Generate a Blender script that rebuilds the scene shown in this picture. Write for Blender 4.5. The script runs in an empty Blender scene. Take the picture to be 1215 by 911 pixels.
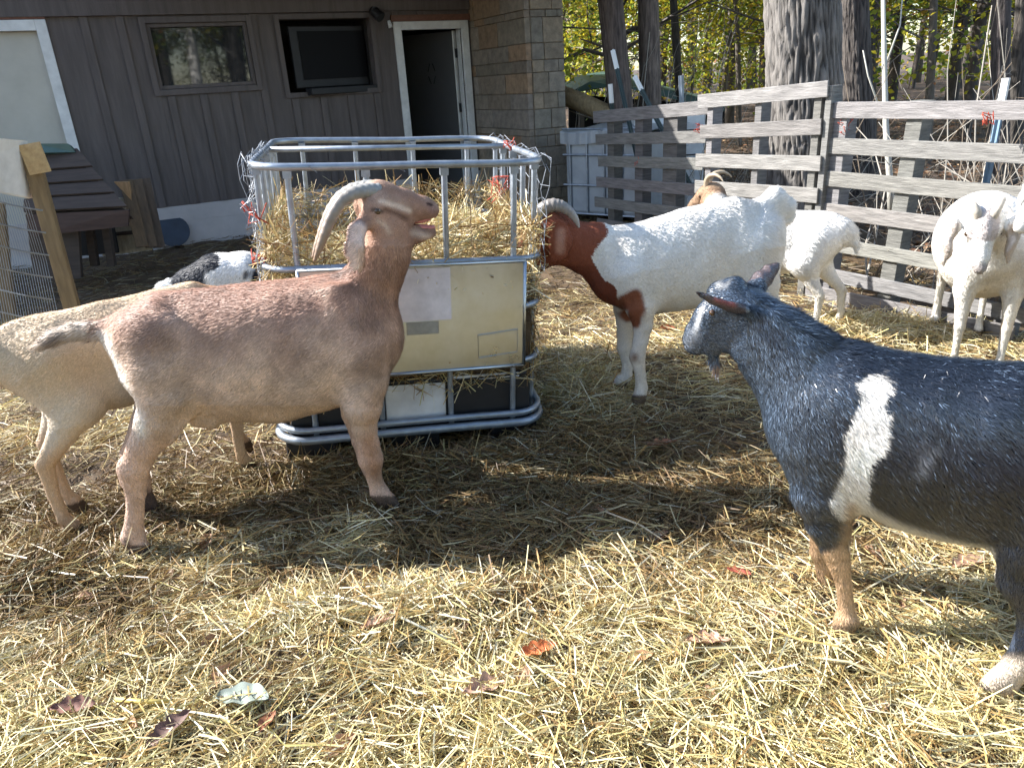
import bpy, bmesh, math, random
import numpy as np
from mathutils import Vector, Matrix
random.seed(7); rng = np.random.default_rng(11)
sc = bpy.context.scene
C = sc.collection

# ------------------------------------------------------------------ camera
IMW, IMH, FPX, CX, CY, HC = 1215, 911, 880.0, 607.5, 455.5, 1.40
_d = np.array([740 - CX, -(2600 - CY), -FPX]); _u = -_d / np.linalg.norm(_d)
_f = np.array([0, 0, -1.0]); _Y = _f - (_f @ _u) * _u; _Y /= np.linalg.norm(_Y); _X = np.cross(_Y, _u)
RC = np.array([_X, _Y, _u]); EYE = np.array([0, 0, HC])
cam_d = bpy.data.cameras.new('camera'); cam = bpy.data.objects.new('camera', cam_d); C.objects.link(cam)
m = Matrix.Identity(4)
for i in range(3):
    for j in range(3): m[i][j] = RC[i][j]
m[2][3] = HC
cam.matrix_world = m
cam_d.sensor_width = 36; cam_d.lens = FPX / IMW * 36; cam_d.clip_start = 0.02; cam_d.clip_end = 500
sc.camera = cam

# ------------------------------------------------------------------ light
SUN_DIR = np.array([-0.965, 0.20])            # horizontal direction towards the sun
SUN_DIR = SUN_DIR / np.linalg.norm(SUN_DIR)
SUN_EL = math.radians(35)
world = bpy.data.worlds.new('World'); sc.world = world; world.use_nodes = True
wn = world.node_tree; wn.nodes.clear()
sky = wn.nodes.new('ShaderNodeTexSky'); sky.sky_type = 'NISHITA'; sky.sun_disc = False
sky.sun_elevation = SUN_EL; sky.sun_rotation = math.atan2(SUN_DIR[0], SUN_DIR[1])
sky.air_density = 1.0; sky.dust_density = 1.0; sky.ozone_density = 1.2
bg = wn.nodes.new('ShaderNodeBackground'); bg.inputs[1].default_value = 0.125
wo = wn.nodes.new('ShaderNodeOutputWorld')
wn.links.new(sky.outputs[0], bg.inputs[0]); wn.links.new(bg.outputs[0], wo.inputs[0])
sd = bpy.data.lights.new('sun', 'SUN'); sd.energy = 5.0; sd.angle = math.radians(0.53); sd.color = (1.0, 0.965, 0.92)
so = bpy.data.objects.new('sun', sd); C.objects.link(so)
sv = Vector((SUN_DIR[0] * math.cos(SUN_EL), SUN_DIR[1] * math.cos(SUN_EL), math.sin(SUN_EL)))
so.rotation_euler = sv.to_track_quat('Z', 'Y').to_euler(); so.location = (-8, 3, 9)
sc.view_settings.view_transform = 'Standard'; sc.view_settings.look = 'None'
sc.view_settings.exposure = 1.62; sc.view_settings.gamma = 1
sc.view_settings.use_curve_mapping = False
sc.render.engine = 'CYCLES'
sc.cycles.use_denoising = True
sc.cycles.max_bounces = 6; sc.cycles.diffuse_bounces = 3; sc.cycles.glossy_bounces = 3
sc.cycles.transmission_bounces = 4; sc.cycles.transparent_max_bounces = 8
sc.cycles.sample_clamp_indirect = 6.0
sc.cycles.use_adaptive_sampling = True; sc.cycles.adaptive_threshold = 0.02

# ------------------------------------------------------------------ measuring helpers (pixel of the photo -> metres)
def ray(px, py): return RC @ np.array([px - CX, -(py - CY), -FPX])
def G(px, py, z=0.0):
    v = ray(px, py); return EYE + v * ((z - HC) / v[2])
def D(px, py, y):
    v = ray(px, py); return EYE + v * (y / v[1])
def PL(px, py, q, n):
    v = ray(px, py); return EYE + v * (((q - EYE) @ n) / (v @ n))

# ------------------------------------------------------------------ noise
_wr = np.random.default_rng(3)
_W = [(_wr.normal(size=3), _wr.uniform(0, 6.28)) for _ in range(24)]
def noise(p, f=1.0, seed=0):
    p = np.asarray(p, float)
    if p.shape[-1] == 2: p = np.concatenate([p, np.zeros(p.shape[:-1] + (1,))], -1)
    s = 0
    for i in range(6):
        w, ph = _W[(i * 5 + seed * 7) % 24]
        w2, ph2 = _W[(i * 3 + seed * 11 + 5) % 24]
        s = s + np.sin(p @ w * f * (1 + .35 * i) + ph + 1.3 * np.sin(p @ w2 * f * 1.3 + ph2))
    return s / 3.0
def hpen(xy):
    """height of the straw-covered pen floor"""
    xy = np.asarray(xy, float)
    h = .013 * noise(xy, 2.6, 1) + .010 * noise(xy, 7.0, 2)
    x, y = xy[..., 0], xy[..., 1]
    def hill(cx, cy, rx, ry, a): return a * np.exp(-((x - cx) / rx) ** 2 - ((y - cy) / ry) ** 2)
    h = h + hill(-.45, 1.75, .35, .10, .035) + hill(-1.6, 2.0, .35, .16, .05) + hill(1.8, 3.85, .5, .22, .05) + hill(.35, 1.6, .35, .12, .02)
    h = h + hill(2.4, 3.0, .4, .3, .06) + hill(.35, 3.15, .16, .5, .03) + hill(-.5, 2.62, .7, .08, .025) + hill(.95, 2.35, .35, .15, .02)
    return h - .015

# ------------------------------------------------------------------ objects
def tag(o, label=None, cat=None, group=None, kind=None):
    if label: o['label'] = label
    if cat: o['category'] = cat
    if group: o['group'] = group
    if kind: o['kind'] = kind
    return o
def empty(name, loc=(0, 0, 0), label=None, cat=None, group=None, rotz=0, mat=None):
    o = bpy.data.objects.new(name, None); C.objects.link(o); o.empty_display_size = .1
    if mat is not None: o.matrix_world = mat
    else: o.location = loc; o.rotation_euler = (0, 0, rotz)
    return tag(o, label, cat, group)
def link_mesh(name, verts, faces, mat, parent=None, col=None, smooth=False, world_space=True):
    me = bpy.data.meshes.new(name)
    verts = np.asarray(verts, np.float32)
    if isinstance(faces, np.ndarray):
        nf, k = faces.shape
        me.vertices.add(len(verts)); me.vertices.foreach_set('co', verts.ravel())
        me.loops.add(nf * k); me.loops.foreach_set('vertex_index', faces.astype(np.int32).ravel())
        me.polygons.add(nf); me.polygons.foreach_set('loop_start', np.arange(0, nf * k, k, dtype=np.int32))
        me.update(calc_edges=True)
    else:
        me.from_pydata([tuple(map(float, v)) for v in verts], [], faces)
    if col is not None:
        a = me.color_attributes.new('Col', 'FLOAT_COLOR', 'POINT')
        c4 = np.ones((len(verts), 4), np.float32); c4[:, :3] = np.asarray(col, np.float32)[:, :3]
        a.data.foreach_set('color', c4.ravel())
    if smooth: me.polygons.foreach_set('use_smooth', np.ones(len(me.polygons), bool))
    me.materials.append(mat)
    o = bpy.data.objects.new(name, me); C.objects.link(o)
    if parent is not None:
        o.parent = parent
        if world_space: o.matrix_parent_inverse = parent_matrix(parent).inverted()
    return o
def parent_matrix(p):
    mt = Matrix.LocRotScale(p.location, p.rotation_euler, p.scale) if p.rotation_mode != 'QUATERNION' else p.matrix_world
    return (parent_matrix(p.parent) @ p.matrix_parent_inverse @ mt) if p.parent else mt

class MB:
    """collects boxes, tubes, prisms and sheets for ONE mesh"""
    def __init__(s): s.v = []; s.f = []; s.c = []; s.cur = (1, 1, 1)
    def color(s, c): s.cur = c; return s
    def add(s, V, F):
        b = len(s.v); s.v += [tuple(map(float, v)) for v in V]; s.f += [tuple(i + b for i in f) for f in F]; s.c += [s.cur] * len(V); return s
    def box(s, c, size, ax=None):
        c = np.array(c, float); h = np.array(size, float) / 2
        A = np.eye(3) if ax is None else np.array(ax, float)      # rows are the box axes
        V = [c + A[0] * (i * h[0]) + A[1] * (j * h[1]) + A[2] * (k * h[2]) for i in (-1, 1) for j in (-1, 1) for k in (-1, 1)]
        return s.add(V, [(0, 1, 3, 2), (4, 6, 7, 5), (0, 4, 5, 1), (2, 3, 7, 6), (0, 2, 6, 4), (1, 5, 7, 3)])
    def beam(s, a, b, w, t, up=(0, 0, 1)):
        a, b, up = (np.array(q, float) for q in (a, b, up)); x = b - a; L = np.linalg.norm(x); x /= L
        y = np.cross(up, x); y /= np.linalg.norm(y); z = np.cross(x, y)
        return s.box((a + b) / 2, (L, t, w), (x, y, z))
    def tube(s, pts, r, n=10, closed=False, caps=True):
        P = np.array(pts, float); N = len(P); R_ = np.full(N, r, float) if np.isscalar(r) else np.array(r, float)
        T = np.gradient(P, axis=0) if not closed else np.roll(P, -1, 0) - np.roll(P, 1, 0)
        T /= np.linalg.norm(T, axis=1)[:, None]
        up = np.array([0, 0, 1.0]) if abs(T[0][2]) < .9 else np.array([1.0, 0, 0])
        y = np.cross(up, T[0]); y /= np.linalg.norm(y); V = []
        for i in range(N):
            y = y - (y @ T[i]) * T[i]; y /= np.linalg.norm(y); z = np.cross(T[i], y)
            for k in range(n):
                a = 2 * math.pi * k / n; V.append(P[i] + R_[i] * (math.cos(a) * y + math.sin(a) * z))
        F = []
        for i in range(N if closed else N - 1):
            j = (i + 1) % N
            for k in range(n): F.append((i * n + k, i * n + (k + 1) % n, j * n + (k + 1) % n, j * n + k))
        if not closed and caps: F.append(tuple(range(n))[::-1]); F.append(tuple((N - 1) * n + k for k in range(n)))
        return s.add(V, F)
    def poly(s, pts, off):
        """extrude a polygon by the vector off"""
        P = [np.array(p, float) for p in pts]; n = len(P); Q = [p + np.array(off, float) for p in P]
        return s.add(P + Q, [tuple(range(n))[::-1], tuple(range(n, 2 * n))] + [(i, (i + 1) % n, n + (i + 1) % n, n + i) for i in range(n)])
    def build(s, name, mat, parent=None, smooth=False, bevel=0, world_space=True):
        o = link_mesh(name, s.v, s.f, mat, parent, col=np.array(s.c), smooth=smooth, world_space=world_space)
        bm = bmesh.new(); bm.from_mesh(o.data); bmesh.ops.recalc_face_normals(bm, faces=bm.faces); bm.to_mesh(o.data); bm.free()
        if bevel:
            b = o.modifiers.new('bevel', 'BEVEL'); b.width = bevel; b.segments = 2; b.limit_method = 'ANGLE'
        return o
def rrect(w0, w1, d0, d1, z, r, n=6):
    P = []
    for cx, cy, a0 in ((w1 - r, d1 - r, 0), (w0 + r, d1 - r, 90), (w0 + r, d0 + r, 180), (w1 - r, d0 + r, 270)):
        for k in range(n + 1):
            a = math.radians(a0 + 90 * k / n); P.append((cx + r * math.cos(a), cy + r * math.sin(a), z))
    return P

# ------------------------------------------------------------------ materials
def mat(name, base=(.5, .5, .5), rough=.6, metal=0, spec=.5, vcol=False, n_scale=None, n_amt=.3, stretch=(1, 1, 1), bump=0, bump_scale=None,
        base2=None, trans=0, sheen=0, coat=0, detail=6, obj_var=0, rough_var=0):
    M = bpy.data.materials.new(name); M.use_nodes = True; nt = M.node_tree; N = nt.nodes; L = nt.links
    b = N['Principled BSDF']; b.inputs['Roughness'].default_value = rough; b.inputs['Metallic'].default_value = metal
    b.inputs['Specular IOR Level'].default_value = spec
    if sheen: b.inputs['Sheen Weight'].default_value = sheen; b.inputs['Sheen Roughness'].default_value = .4
    if coat: b.inputs['Coat Weight'].default_value = coat
    tc = N.new('ShaderNodeTexCoord'); mp = N.new('ShaderNodeMapping'); L.new(tc.outputs['Object'], mp.inputs[0]); mp.inputs['Scale'].default_value = stretch
    src = None
    if vcol:
        at = N.new('ShaderNodeAttribute'); at.attribute_name = 'Col'; src = at.outputs['Color']
    else:
        rgb = N.new('ShaderNodeRGB'); rgb.outputs[0].default_value = (*base, 1); src = rgb.outputs[0]
    if n_scale:
        nz = N.new('ShaderNodeTexNoise'); nz.inputs['Scale'].default_value = n_scale; nz.inputs['Detail'].default_value = detail; nz.inputs['Roughness'].default_value = .62
        L.new(mp.outputs[0], nz.inputs['Vector'])
        mr = N.new('ShaderNodeMapRange'); mr.inputs[1].default_value = .3; mr.inputs[2].default_value = .7
        L.new(nz.outputs[0], mr.inputs[0])
        mx = N.new('ShaderNodeMix'); mx.data_type = 'RGBA'
        if base2 is not None:
            L.new(mr.outputs[0], mx.inputs[0]); L.new(src, mx.inputs[6]); mx.inputs[7].default_value = (*base2, 1)
        else:
            mx.blend_type = 'MULTIPLY'; mx.inputs[0].default_value = 1; L.new(src, mx.inputs[6])
            mr.inputs[3].default_value = 1 - n_amt; mr.inputs[4].default_value = 1 + n_amt * .6
            L.new(mr.outputs[0], mx.inputs[7])
        src = mx.outputs[2]
        if rough_var:
            mr2 = N.new('ShaderNodeMapRange'); mr2.inputs[1].default_value = .3; mr2.inputs[2].default_value = .7
            mr2.inputs[3].default_value = rough - rough_var; mr2.inputs[4].default_value = rough + rough_var
            L.new(nz.outputs[0], mr2.inputs[0]); L.new(mr2.outputs[0], b.inputs['Roughness'])
    if obj_var:
        oi = N.new('ShaderNodeObjectInfo'); mr3 = N.new('ShaderNodeMapRange'); mr3.inputs[3].default_value = 1 - obj_var; mr3.inputs[4].default_value = 1 + obj_var
        L.new(oi.outputs['Random'], mr3.inputs[0]); mx3 = N.new('ShaderNodeMix'); mx3.data_type = 'RGBA'; mx3.blend_type = 'MULTIPLY'; mx3.inputs[0].default_value = 1
        L.new(src, mx3.inputs[6]); L.new(mr3.outputs[0], mx3.inputs[7]); src = mx3.outputs[2]
    L.new(src, b.inputs['Base Color'])
    if bump:
        nb = N.new('ShaderNodeTexNoise'); nb.inputs['Scale'].default_value = bump_scale or (n_scale or 20); nb.inputs['Detail'].default_value = 8
        L.new(mp.outputs[0], nb.inputs['Vector'])
        bp = N.new('ShaderNodeBump'); bp.inputs['Strength'].default_value = bump; bp.inputs['Distance'].default_value = .01
        L.new(nb.outputs[0], bp.inputs['Height']); L.new(bp.outputs[0], b.inputs['Normal'])
    if trans:
        tr = N.new('ShaderNodeBsdfTranslucent'); L.new(src, tr.inputs[0]); ms = N.new('ShaderNodeMixShader'); ms.inputs[0].default_value = trans
        L.new(b.outputs[0], ms.inputs[1]); L.new(tr.outputs[0], ms.inputs[2]); L.new(ms.outputs[0], N['Material Output'].inputs[0])
    return M
M = {}
M['straw'] = mat('straw', vcol=True, rough=.5, spec=.4, trans=.15)
M['litter'] = mat('leaf_litter', vcol=True, rough=.7, trans=.1)
M['soil'] = mat('trampled_straw', (.11, .07, .035), .85, n_scale=9, base2=(.045, .028, .014), bump=.6, bump_scale=60, stretch=(1, 1, 1))
M['soil2'] = mat('forest_soil', (.10, .065, .04), .9, n_scale=6, base2=(.05, .032, .02), bump=.5, bump_scale=40)
M['siding'] = mat('painted_siding', (.100, .082, .077), .65, n_scale=3, n_amt=.30, stretch=(6, 6, .6), bump=.25, bump_scale=30)
M['plinth'] = mat('whitewashed_block', (.45, .42, .41), .8, n_scale=5, n_amt=.12, bump=.2, bump_scale=40)
M['trim'] = mat('white_trim', (.66, .67, .66), .55, n_scale=8, n_amt=.2, stretch=(1, 1, 1), bump=.1)
M['door_board'] = mat('pale_board', (.47, .45, .39), .6, n_scale=2.5, n_amt=.14)
M['door_grey'] = mat('grey_door', (.07, .07, .072), .5, n_scale=3, n_amt=.1)
M['rust_wood'] = mat('stained_wood', (.16, .07, .045), .6, n_scale=5, n_amt=.3, stretch=(1, 8, 8))
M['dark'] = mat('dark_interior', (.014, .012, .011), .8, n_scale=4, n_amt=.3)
M['stone'] = mat('ashlar_stone', vcol=True, rough=.85, n_scale=14, n_amt=.35, bump=.6, bump_scale=35)
M['mortar'] = mat('mortar', (.19, .145, .10), .95, n_scale=30, n_amt=.25, bump=.5)
M['glass'] = mat('window_glass', (.02, .022, .025), .03, spec=1.0)
M['screen'] = mat('tv_screen', (.004, .004, .005), .5, spec=.12)
M['black_plastic'] = mat('black_plastic', (.010, .010, .012), .55, n_scale=12, n_amt=.4, bump=.1)
M['galv'] = mat('galvanised_steel', (.30, .34, .39), .42, metal=.7, n_scale=18, n_amt=.25, rough_var=.1)
M['wire'] = mat('dull_wire', (.20, .22, .25), .5, metal=.4)
M['dark_red'] = mat('dark_stained_board', (.055, .032, .026), .75, n_scale=5, n_amt=.35, stretch=(1, 8, 8))
M['galv_sheet'] = mat('galvanised_sheet', (.47, .515, .55), .34, metal=1.0, n_scale=4, n_amt=.30, rough_var=.10, bump=.25, bump_scale=3.5)
M['sticker'] = mat('grey_sticker', (.30, .30, .27), .5, n_scale=20, n_amt=.25)
M['paper'] = mat('white_label', (.66, .62, .64), .6, n_scale=9, n_amt=.3)
M['white_plastic'] = mat('white_plastic', (.62, .63, .64), .4, n_scale=6, n_amt=.25, bump=.1)
M['tank'] = mat('milky_plastic', (.30, .32, .34), .4, n_scale=3, n_amt=.25)
M['wood_grey'] = mat('weathered_pallet_wood', vcol=True, rough=.75, n_scale=6, n_amt=.5, stretch=(1.2, 1.2, 12), bump=.5, bump_scale=18)
M['wood'] = mat('raw_lumber', vcol=True, rough=.7, n_scale=5, n_amt=.35, stretch=(8, 8, 1), bump=.25)
M['bark'] = mat('tree_bark', (.20, .165, .14), .9, n_scale=7, n_amt=.5, stretch=(4, 4, .7), bump=1.0, bump_scale=9)
M['bark_v'] = mat('furrowed_bark', vcol=True, rough=.9, n_scale=14, n_amt=.35, stretch=(3, 3, .7), bump=.8, bump_scale=22)
M['twig'] = mat('bare_twigs', vcol=True, rough=.8)
M['leaf'] = mat('tree_leaves', vcol=True, rough=.5, trans=.5, spec=.3)
M['red'] = mat('red_twine', (.42, .06, .03), .7)
M['blue_rubber'] = mat('dark_blue_rubber', (.022, .032, .05), .5, n_scale=6, n_amt=.4)
M['shingle'] = mat('dark_boards', (.050, .036, .028), .8, n_scale=4, n_amt=.35, stretch=(1, 9, 9), bump=.3)
M['tarp'] = mat('green_tarp', (.05, .10, .085), .5, n_scale=4, n_amt=.3)
M['tpost'] = mat('green_steel', (.030, .05, .045), .5)
M['tpost_tip'] = mat('white_paint', (.75, .75, .72), .5)
M['tpost_blue'] = mat('blue_steel', (.16, .24, .32), .5)
M['osb'] = mat('osb', (.55, .40, .20), .7, n_scale=30, base2=(.36, .24, .11), stretch=(1, 1, 1), bump=.4, bump_scale=40)
M['horn'] = mat('horn', vcol=True, rough=.45, n_scale=30, n_amt=.2, stretch=(1, 1, 1), bump=.25, bump_scale=60)
M['fur_skin'] = mat('hide', vcol=True, rough=.85, spec=.15, n_scale=60, n_amt=.12)
M['fur'] = mat('coat_hair', vcol=True, rough=.55, spec=.25)
M['fur_gloss'] = mat('glossy_coat_hair', vcol=True, rough=.30, spec=1.0)
M['eye'] = mat('eye', (.05, .025, .01), .08, spec=.8)
M['mouth'] = mat('mouth', (.45, .16, .14), .4)
# ------------------------------------------------------------------ ground
def grid_mesh(name, x0, x1, y0, y1, nx, ny, hf, mt, kind='structure'):
    X, Y = np.meshgrid(np.linspace(x0, x1, nx), np.linspace(y0, y1, ny)); P = np.stack([X, Y], -1); Z = hf(P)
    V = np.concatenate([P, Z[..., None]], -1).reshape(-1, 3); I = np.arange(nx * ny).reshape(ny, nx)
    F = np.stack([I[:-1, :-1], I[:-1, 1:], I[1:, 1:], I[1:, :-1]], -1).reshape(-1, 4)
    return tag(link_mesh(name, V, F, mt, smooth=True), kind=kind)
grid_mesh('pen_floor', -7, 3.2, -1, 10, 400, 420, lambda P: hpen(P) - .012, M['soil'])
def hfor(P):
    x, y = P[..., 0], P[..., 1]
    return -.06 + .03 * noise(P, .8, 4) - .14 * ((x < 3.1) & (y < 9.5) & (y > -1)) + .012 * np.clip(y - 9, 0, 200)
grid_mesh('ground', -150, 150, -150, 150, 260, 260, hfor, M['soil2'])

# ------------------------------------------------------------------ house
TH = math.radians(27); QW = G(310, 276); UW = np.array([math.cos(TH), math.sin(TH), 0]); NW = np.array([math.sin(TH), -math.cos(TH), 0]); ZU = np.array([0, 0, 1.0])
AXW = (UW, NW, ZU)
def WP(s, z, n=0.0): return np.array([QW[0], QW[1], 0]) + UW * s + NW * n + ZU * z
def wbox(mb, s0, s1, z0, z1, n0, n1): return mb.box(WP((s0 + s1) / 2, (z0 + z1) / 2, (n0 + n1) / 2), (s1 - s0, n1 - n0, z1 - z0), AXW)
house = empty('house', WP(0, 0), 'dark brown board and batten house with stone corner, facing the goat pen', 'house')
S_PIL = 2.72
w = MB()
Z0, ZT = .385, 2.62
WIN = (-.71, .225, 1.50, 2.09); TV = (.55, 1.52, 1.40, 2.10); DR = (1.87, 2.60, .10, 1.97); LD = (-2.62, -1.62, .35, 2.05)
def wall_with_holes(mb, s0, s1, z0, z1, holes, n0, n1):
    xs = sorted({s0, s1, *[h[0] for h in holes], *[h[1] for h in holes]}); zs = sorted({z0, z1, *[h[2] for h in holes if z0 < h[2] < z1], *[h[3] for h in holes if z0 < h[3] < z1]})
    for a, b in zip(xs[:-1], xs[1:]):
        run = None
        for c, d in zip(zs[:-1], zs[1:]):
            mid = ((a + b) / 2, (c + d) / 2)
            if any(h[0] < mid[0] < h[1] and h[2] < mid[1] < h[3] for h in holes):
                if run: wbox(mb, a, b, run[0], run[1], n0, n1); run = None
            else: run = (run[0], d) if run else (c, d)
        if run: wbox(mb, a, b, run[0], run[1], n0, n1)
wall_with_holes(w, -7.5, S_PIL, Z0, ZT, [WIN, TV, (DR[0], DR[1], .0, DR[3]), LD], -.12, 0)
for k in range(-23, 9):                                        # battens
    s = -.315 + .3035 * k
    segs = [(Z0 + .002, 2.16)]
    for h in (WIN, TV, (DR[0] - .1, DR[1] + .1, .0, DR[3] + .06), (LD[0] - .1, LD[1] + .1, .2, LD[3] + .08)):
        if h[0] - .03 < s < h[1] + .03:
            segs = [q for a, b in segs for q in ((a, min(b, h[2] - .06)), (max(a, h[3] + .06), b)) if q[1] - q[0] > .03]
    for a, b in segs: wbox(w, s - .035, s + .035, a, b, .001, .022)
wbox(w, -7.5, S_PIL - .01, 2.16, ZT - .01, .002, .05)
w.build('wall', M['siding'], house, bevel=.003)
p = MB(); wall_with_holes(p, -7.5, S_PIL, -.2, Z0, [(DR[0], DR[1], -.05, 1)], -.12, .012); wbox(p, -7.5, DR[0] - .1, Z0 * .58, Z0 * .60, .012, .015)
p.build('foundation', M['plinth'], house, bevel=.004)
def frame(mb, h, w_, n0, n1, sill=True):
    wbox(mb, h[0] - w_, h[0], h[2] - w_, h[3] + w_, n0, n1); wbox(mb, h[1], h[1] + w_, h[2] - w_, h[3] + w_, n0, n1)
    wbox(mb, h[0], h[1], h[3], h[3] + w_, n0, n1)
    if sill: wbox(mb, h[0], h[1], h[2] - w_, h[2], n0, n1)
win = MB(); wbox(win, WIN[0] + .035, WIN[1] - .035, WIN[2] + .035, WIN[3] - .035, -.052, -.045); win = win.build('window', M['glass'], house)
f = MB(); frame(f, (WIN[0], WIN[1], WIN[2], WIN[3]), .055, .0225, .035); frame(f, (WIN[0] + .036, WIN[1] - .036, WIN[2] + .036, WIN[3] - .036), .034, -.06, .01)
f.build('window_frame', M['siding'], win, bevel=.003)
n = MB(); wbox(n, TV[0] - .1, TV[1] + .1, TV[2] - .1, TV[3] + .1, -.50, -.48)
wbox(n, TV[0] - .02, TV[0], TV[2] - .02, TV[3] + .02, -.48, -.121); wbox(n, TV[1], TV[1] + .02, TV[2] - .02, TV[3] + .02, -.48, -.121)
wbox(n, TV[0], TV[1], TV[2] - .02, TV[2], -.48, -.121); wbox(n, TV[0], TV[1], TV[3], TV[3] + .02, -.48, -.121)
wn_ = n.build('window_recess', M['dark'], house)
f = MB(); frame(f, TV, .05, .0225, .032); f.build('recess_frame', M['siding'], wn_, bevel=.003)
# doorway
dr = MB(); frame(dr, (DR[0], DR[1], .1, DR[3]), .085, -.12, .03, sill=False)
wbox(dr, DR[1] - .012, DR[1] - .002, .1, DR[3], -.12, -.02)
dfr = dr.build('door_frame', M['trim'], house, bevel=.004)
h = MB(); wbox(h, DR[0] - .11, DR[1] + .11, DR[3] + .087, DR[3] + .15, .0, .034); h.build('door_header', M['rust_wood'], dfr)
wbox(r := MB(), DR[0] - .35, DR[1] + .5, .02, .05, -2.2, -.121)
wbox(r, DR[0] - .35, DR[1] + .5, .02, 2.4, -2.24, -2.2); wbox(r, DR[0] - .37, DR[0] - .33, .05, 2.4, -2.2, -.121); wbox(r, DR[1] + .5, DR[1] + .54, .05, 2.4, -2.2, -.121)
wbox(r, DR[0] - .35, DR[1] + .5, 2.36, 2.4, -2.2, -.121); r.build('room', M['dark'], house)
# open door leaf swung into the room from the right jamb
od = MB(); hp = WP(DR[1] - .03, 0, -.14); a = math.radians(118); dv = -UW * math.cos(math.radians(62)) - NW * math.sin(math.radians(62)); dn = np.cross(ZU, dv)
od.box(hp + dv * .38 + ZU * 1.02, (.76, .04, 1.88), (dv, dn, ZU)); od = od.build('door', M['door_grey'], house, bevel=.004)
e = MB(); e.box(hp + dv * .0 + ZU * 1.02, (.018, .046, 1.882), (dv, dn, ZU)); e.build('door_edge', M['trim'], od)
for zz in (.45, 1.12, 1.72):
    e = MB(); e.box(hp + ZU * zz - dv * .012, (.05, .03, .10), (dv, dn, ZU)); e.build('hinge', M['black_plastic'], od)
e = MB()
sgn = 1 if (dn @ (EYE - hp)) > 0 else -1
cc = hp + dv * .36 + ZU * 1.52 + dn * sgn * .023
for i, (x0, z0, x1, z1) in enumerate([(-.055, .02, -.02, .11), (.055, .02, .02, .11), (-.055, -.03, -.02, -.12), (.055, -.03, .02, -.12)]):
    e = MB(); e.beam(cc + dv * x0 + ZU * z0, cc + dv * x1 + ZU * z1, .012, .006, up=dn); e.build('door_mark', M['black_plastic'], od)
# left boarded door
ld = MB(); wbox(ld, LD[0], LD[1], LD[2], LD[3], -.06, -.03); ld = ld.build('boarded_door', M['door_board'], house)
f = MB(); frame(f, LD, .09, -.06, .035, sill=False); f.build('boarded_door_frame', M['trim'], ld, bevel=.004)
h = MB(); wbox(h, LD[0] - .2, LD[1] + .09, LD[3] + .092, LD[3] + .13, .0, .036); h.build('header_board', M['rust_wood'], ld)
# roof with overhanging soffit; unseen porch overhang extended so it shades the left pallet
rf = MB(); wbox(rf, -7.9, S_PIL + 1.3, ZT, ZT + .05, -5.5, .3); wbox(rf, -.9, S_PIL + 1.25, ZT + .055, ZT + .11, .31, 2.15); wbox(rf, -.95, S_PIL + 1.3, ZT - .02, ZT + .14, 2.151, 2.19)
rf.poly([WP(-7.95, ZT + .12, .30), WP(-7.95, ZT + 1.2, -2.6), WP(-7.95, ZT + .09, -5.6)], UW * (S_PIL + 9.3)); rf.build('roof', M['shingle'], house)
bk = MB(); wbox(bk, -7.5, -7.4, -.2, ZT, -5.2, -.12); wbox(bk, -7.4, S_PIL + .4, -.2, ZT, -5.3, -5.2); wbox(bk, S_PIL + .45, S_PIL + .55, -.2, ZT, -5.2, -.5); bk.build('side_wall', M['siding'], house)
# stone wing wall: individual ashlar blocks
st = MB(); mo = MB(); rr = random.Random(5)
PW0, PW1, PN = S_PIL + .005, S_PIL + .45, 1.30
wbox(mo, PW0 + .012, PW1 - .012, -.2, ZT - .01, -.5, PN - .012); 
def stone_col():
    c = rr.choice([(.25, .175, .11), (.25, .165, .10), (.22, .175, .13), (.24, .20, .155), (.21, .175, .13), (.25, .17, .105), (.23, .195, .16)]); k = rr.uniform(.85, 1.12); return tuple(v * k for v in c)
def stone_col2():
    c = rr.choice([(.21, .18, .14), (.22, .18, .13), (.19, .17, .135), (.23, .185, .13)]); k = rr.uniform(.85, 1.12); return tuple(v * k for v in c)
z = -.1
while z < ZT - .03:
    hh = rr.choice([.07, .12, .16, .2, .24]); hh = min(hh, ZT - z)
    x = -.2
    while x < PN - .02:                                       # inner long face
        L = rr.uniform(.25, .7); L = min(L, PN - x); L = PN - x if PN - x - L < .1 else L
        st.color(stone_col()); wbox(st, PW0 - .004 - rr.uniform(0, .012), PW0 + .05, z + .002, z + hh - .002, x + .002, x + L - .002); x += L
    x = PW0 + .054
    while x < PW1 - .02:                                      # end face
        L = rr.uniform(.09, .26); L = min(L, PW1 - x); L = PW1 - x if PW1 - x - L < .07 else L
        st.color(stone_col2()); wbox(st, x + .003, x + L - .003, z + .003, z + hh - .003, PN - .05, PN + .003 + rr.uniform(0, .012)); x += L
    z += hh
pier = mo.build('stone_wall', M['mortar'], house); st.build('stone_facing', M['stone'], pier, bevel=.006)

# porch lamp
lp = empty('security_lamp', WP(1.56, 2.1, .03), 'small black security lamp with clear lens on the wall left of the open doorway', 'wall lamp')
b = MB(); b.tube([WP(1.56, 2.16, .05), WP(1.56, 2.155, .11)], .045, 14); b.tube([WP(1.56, 2.15, .10), WP(1.60, 2.09, .16)], [.05, .055], 14); b.build('lamp_housing', M['black_plastic'], lp, smooth=False)
b = MB(); b.tube([WP(1.70, 2.06, .12), WP(1.71, 1.99, .13)], [.018, .024], 12); b.build('lens', M['white_plastic'], lp, smooth=True)
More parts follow.
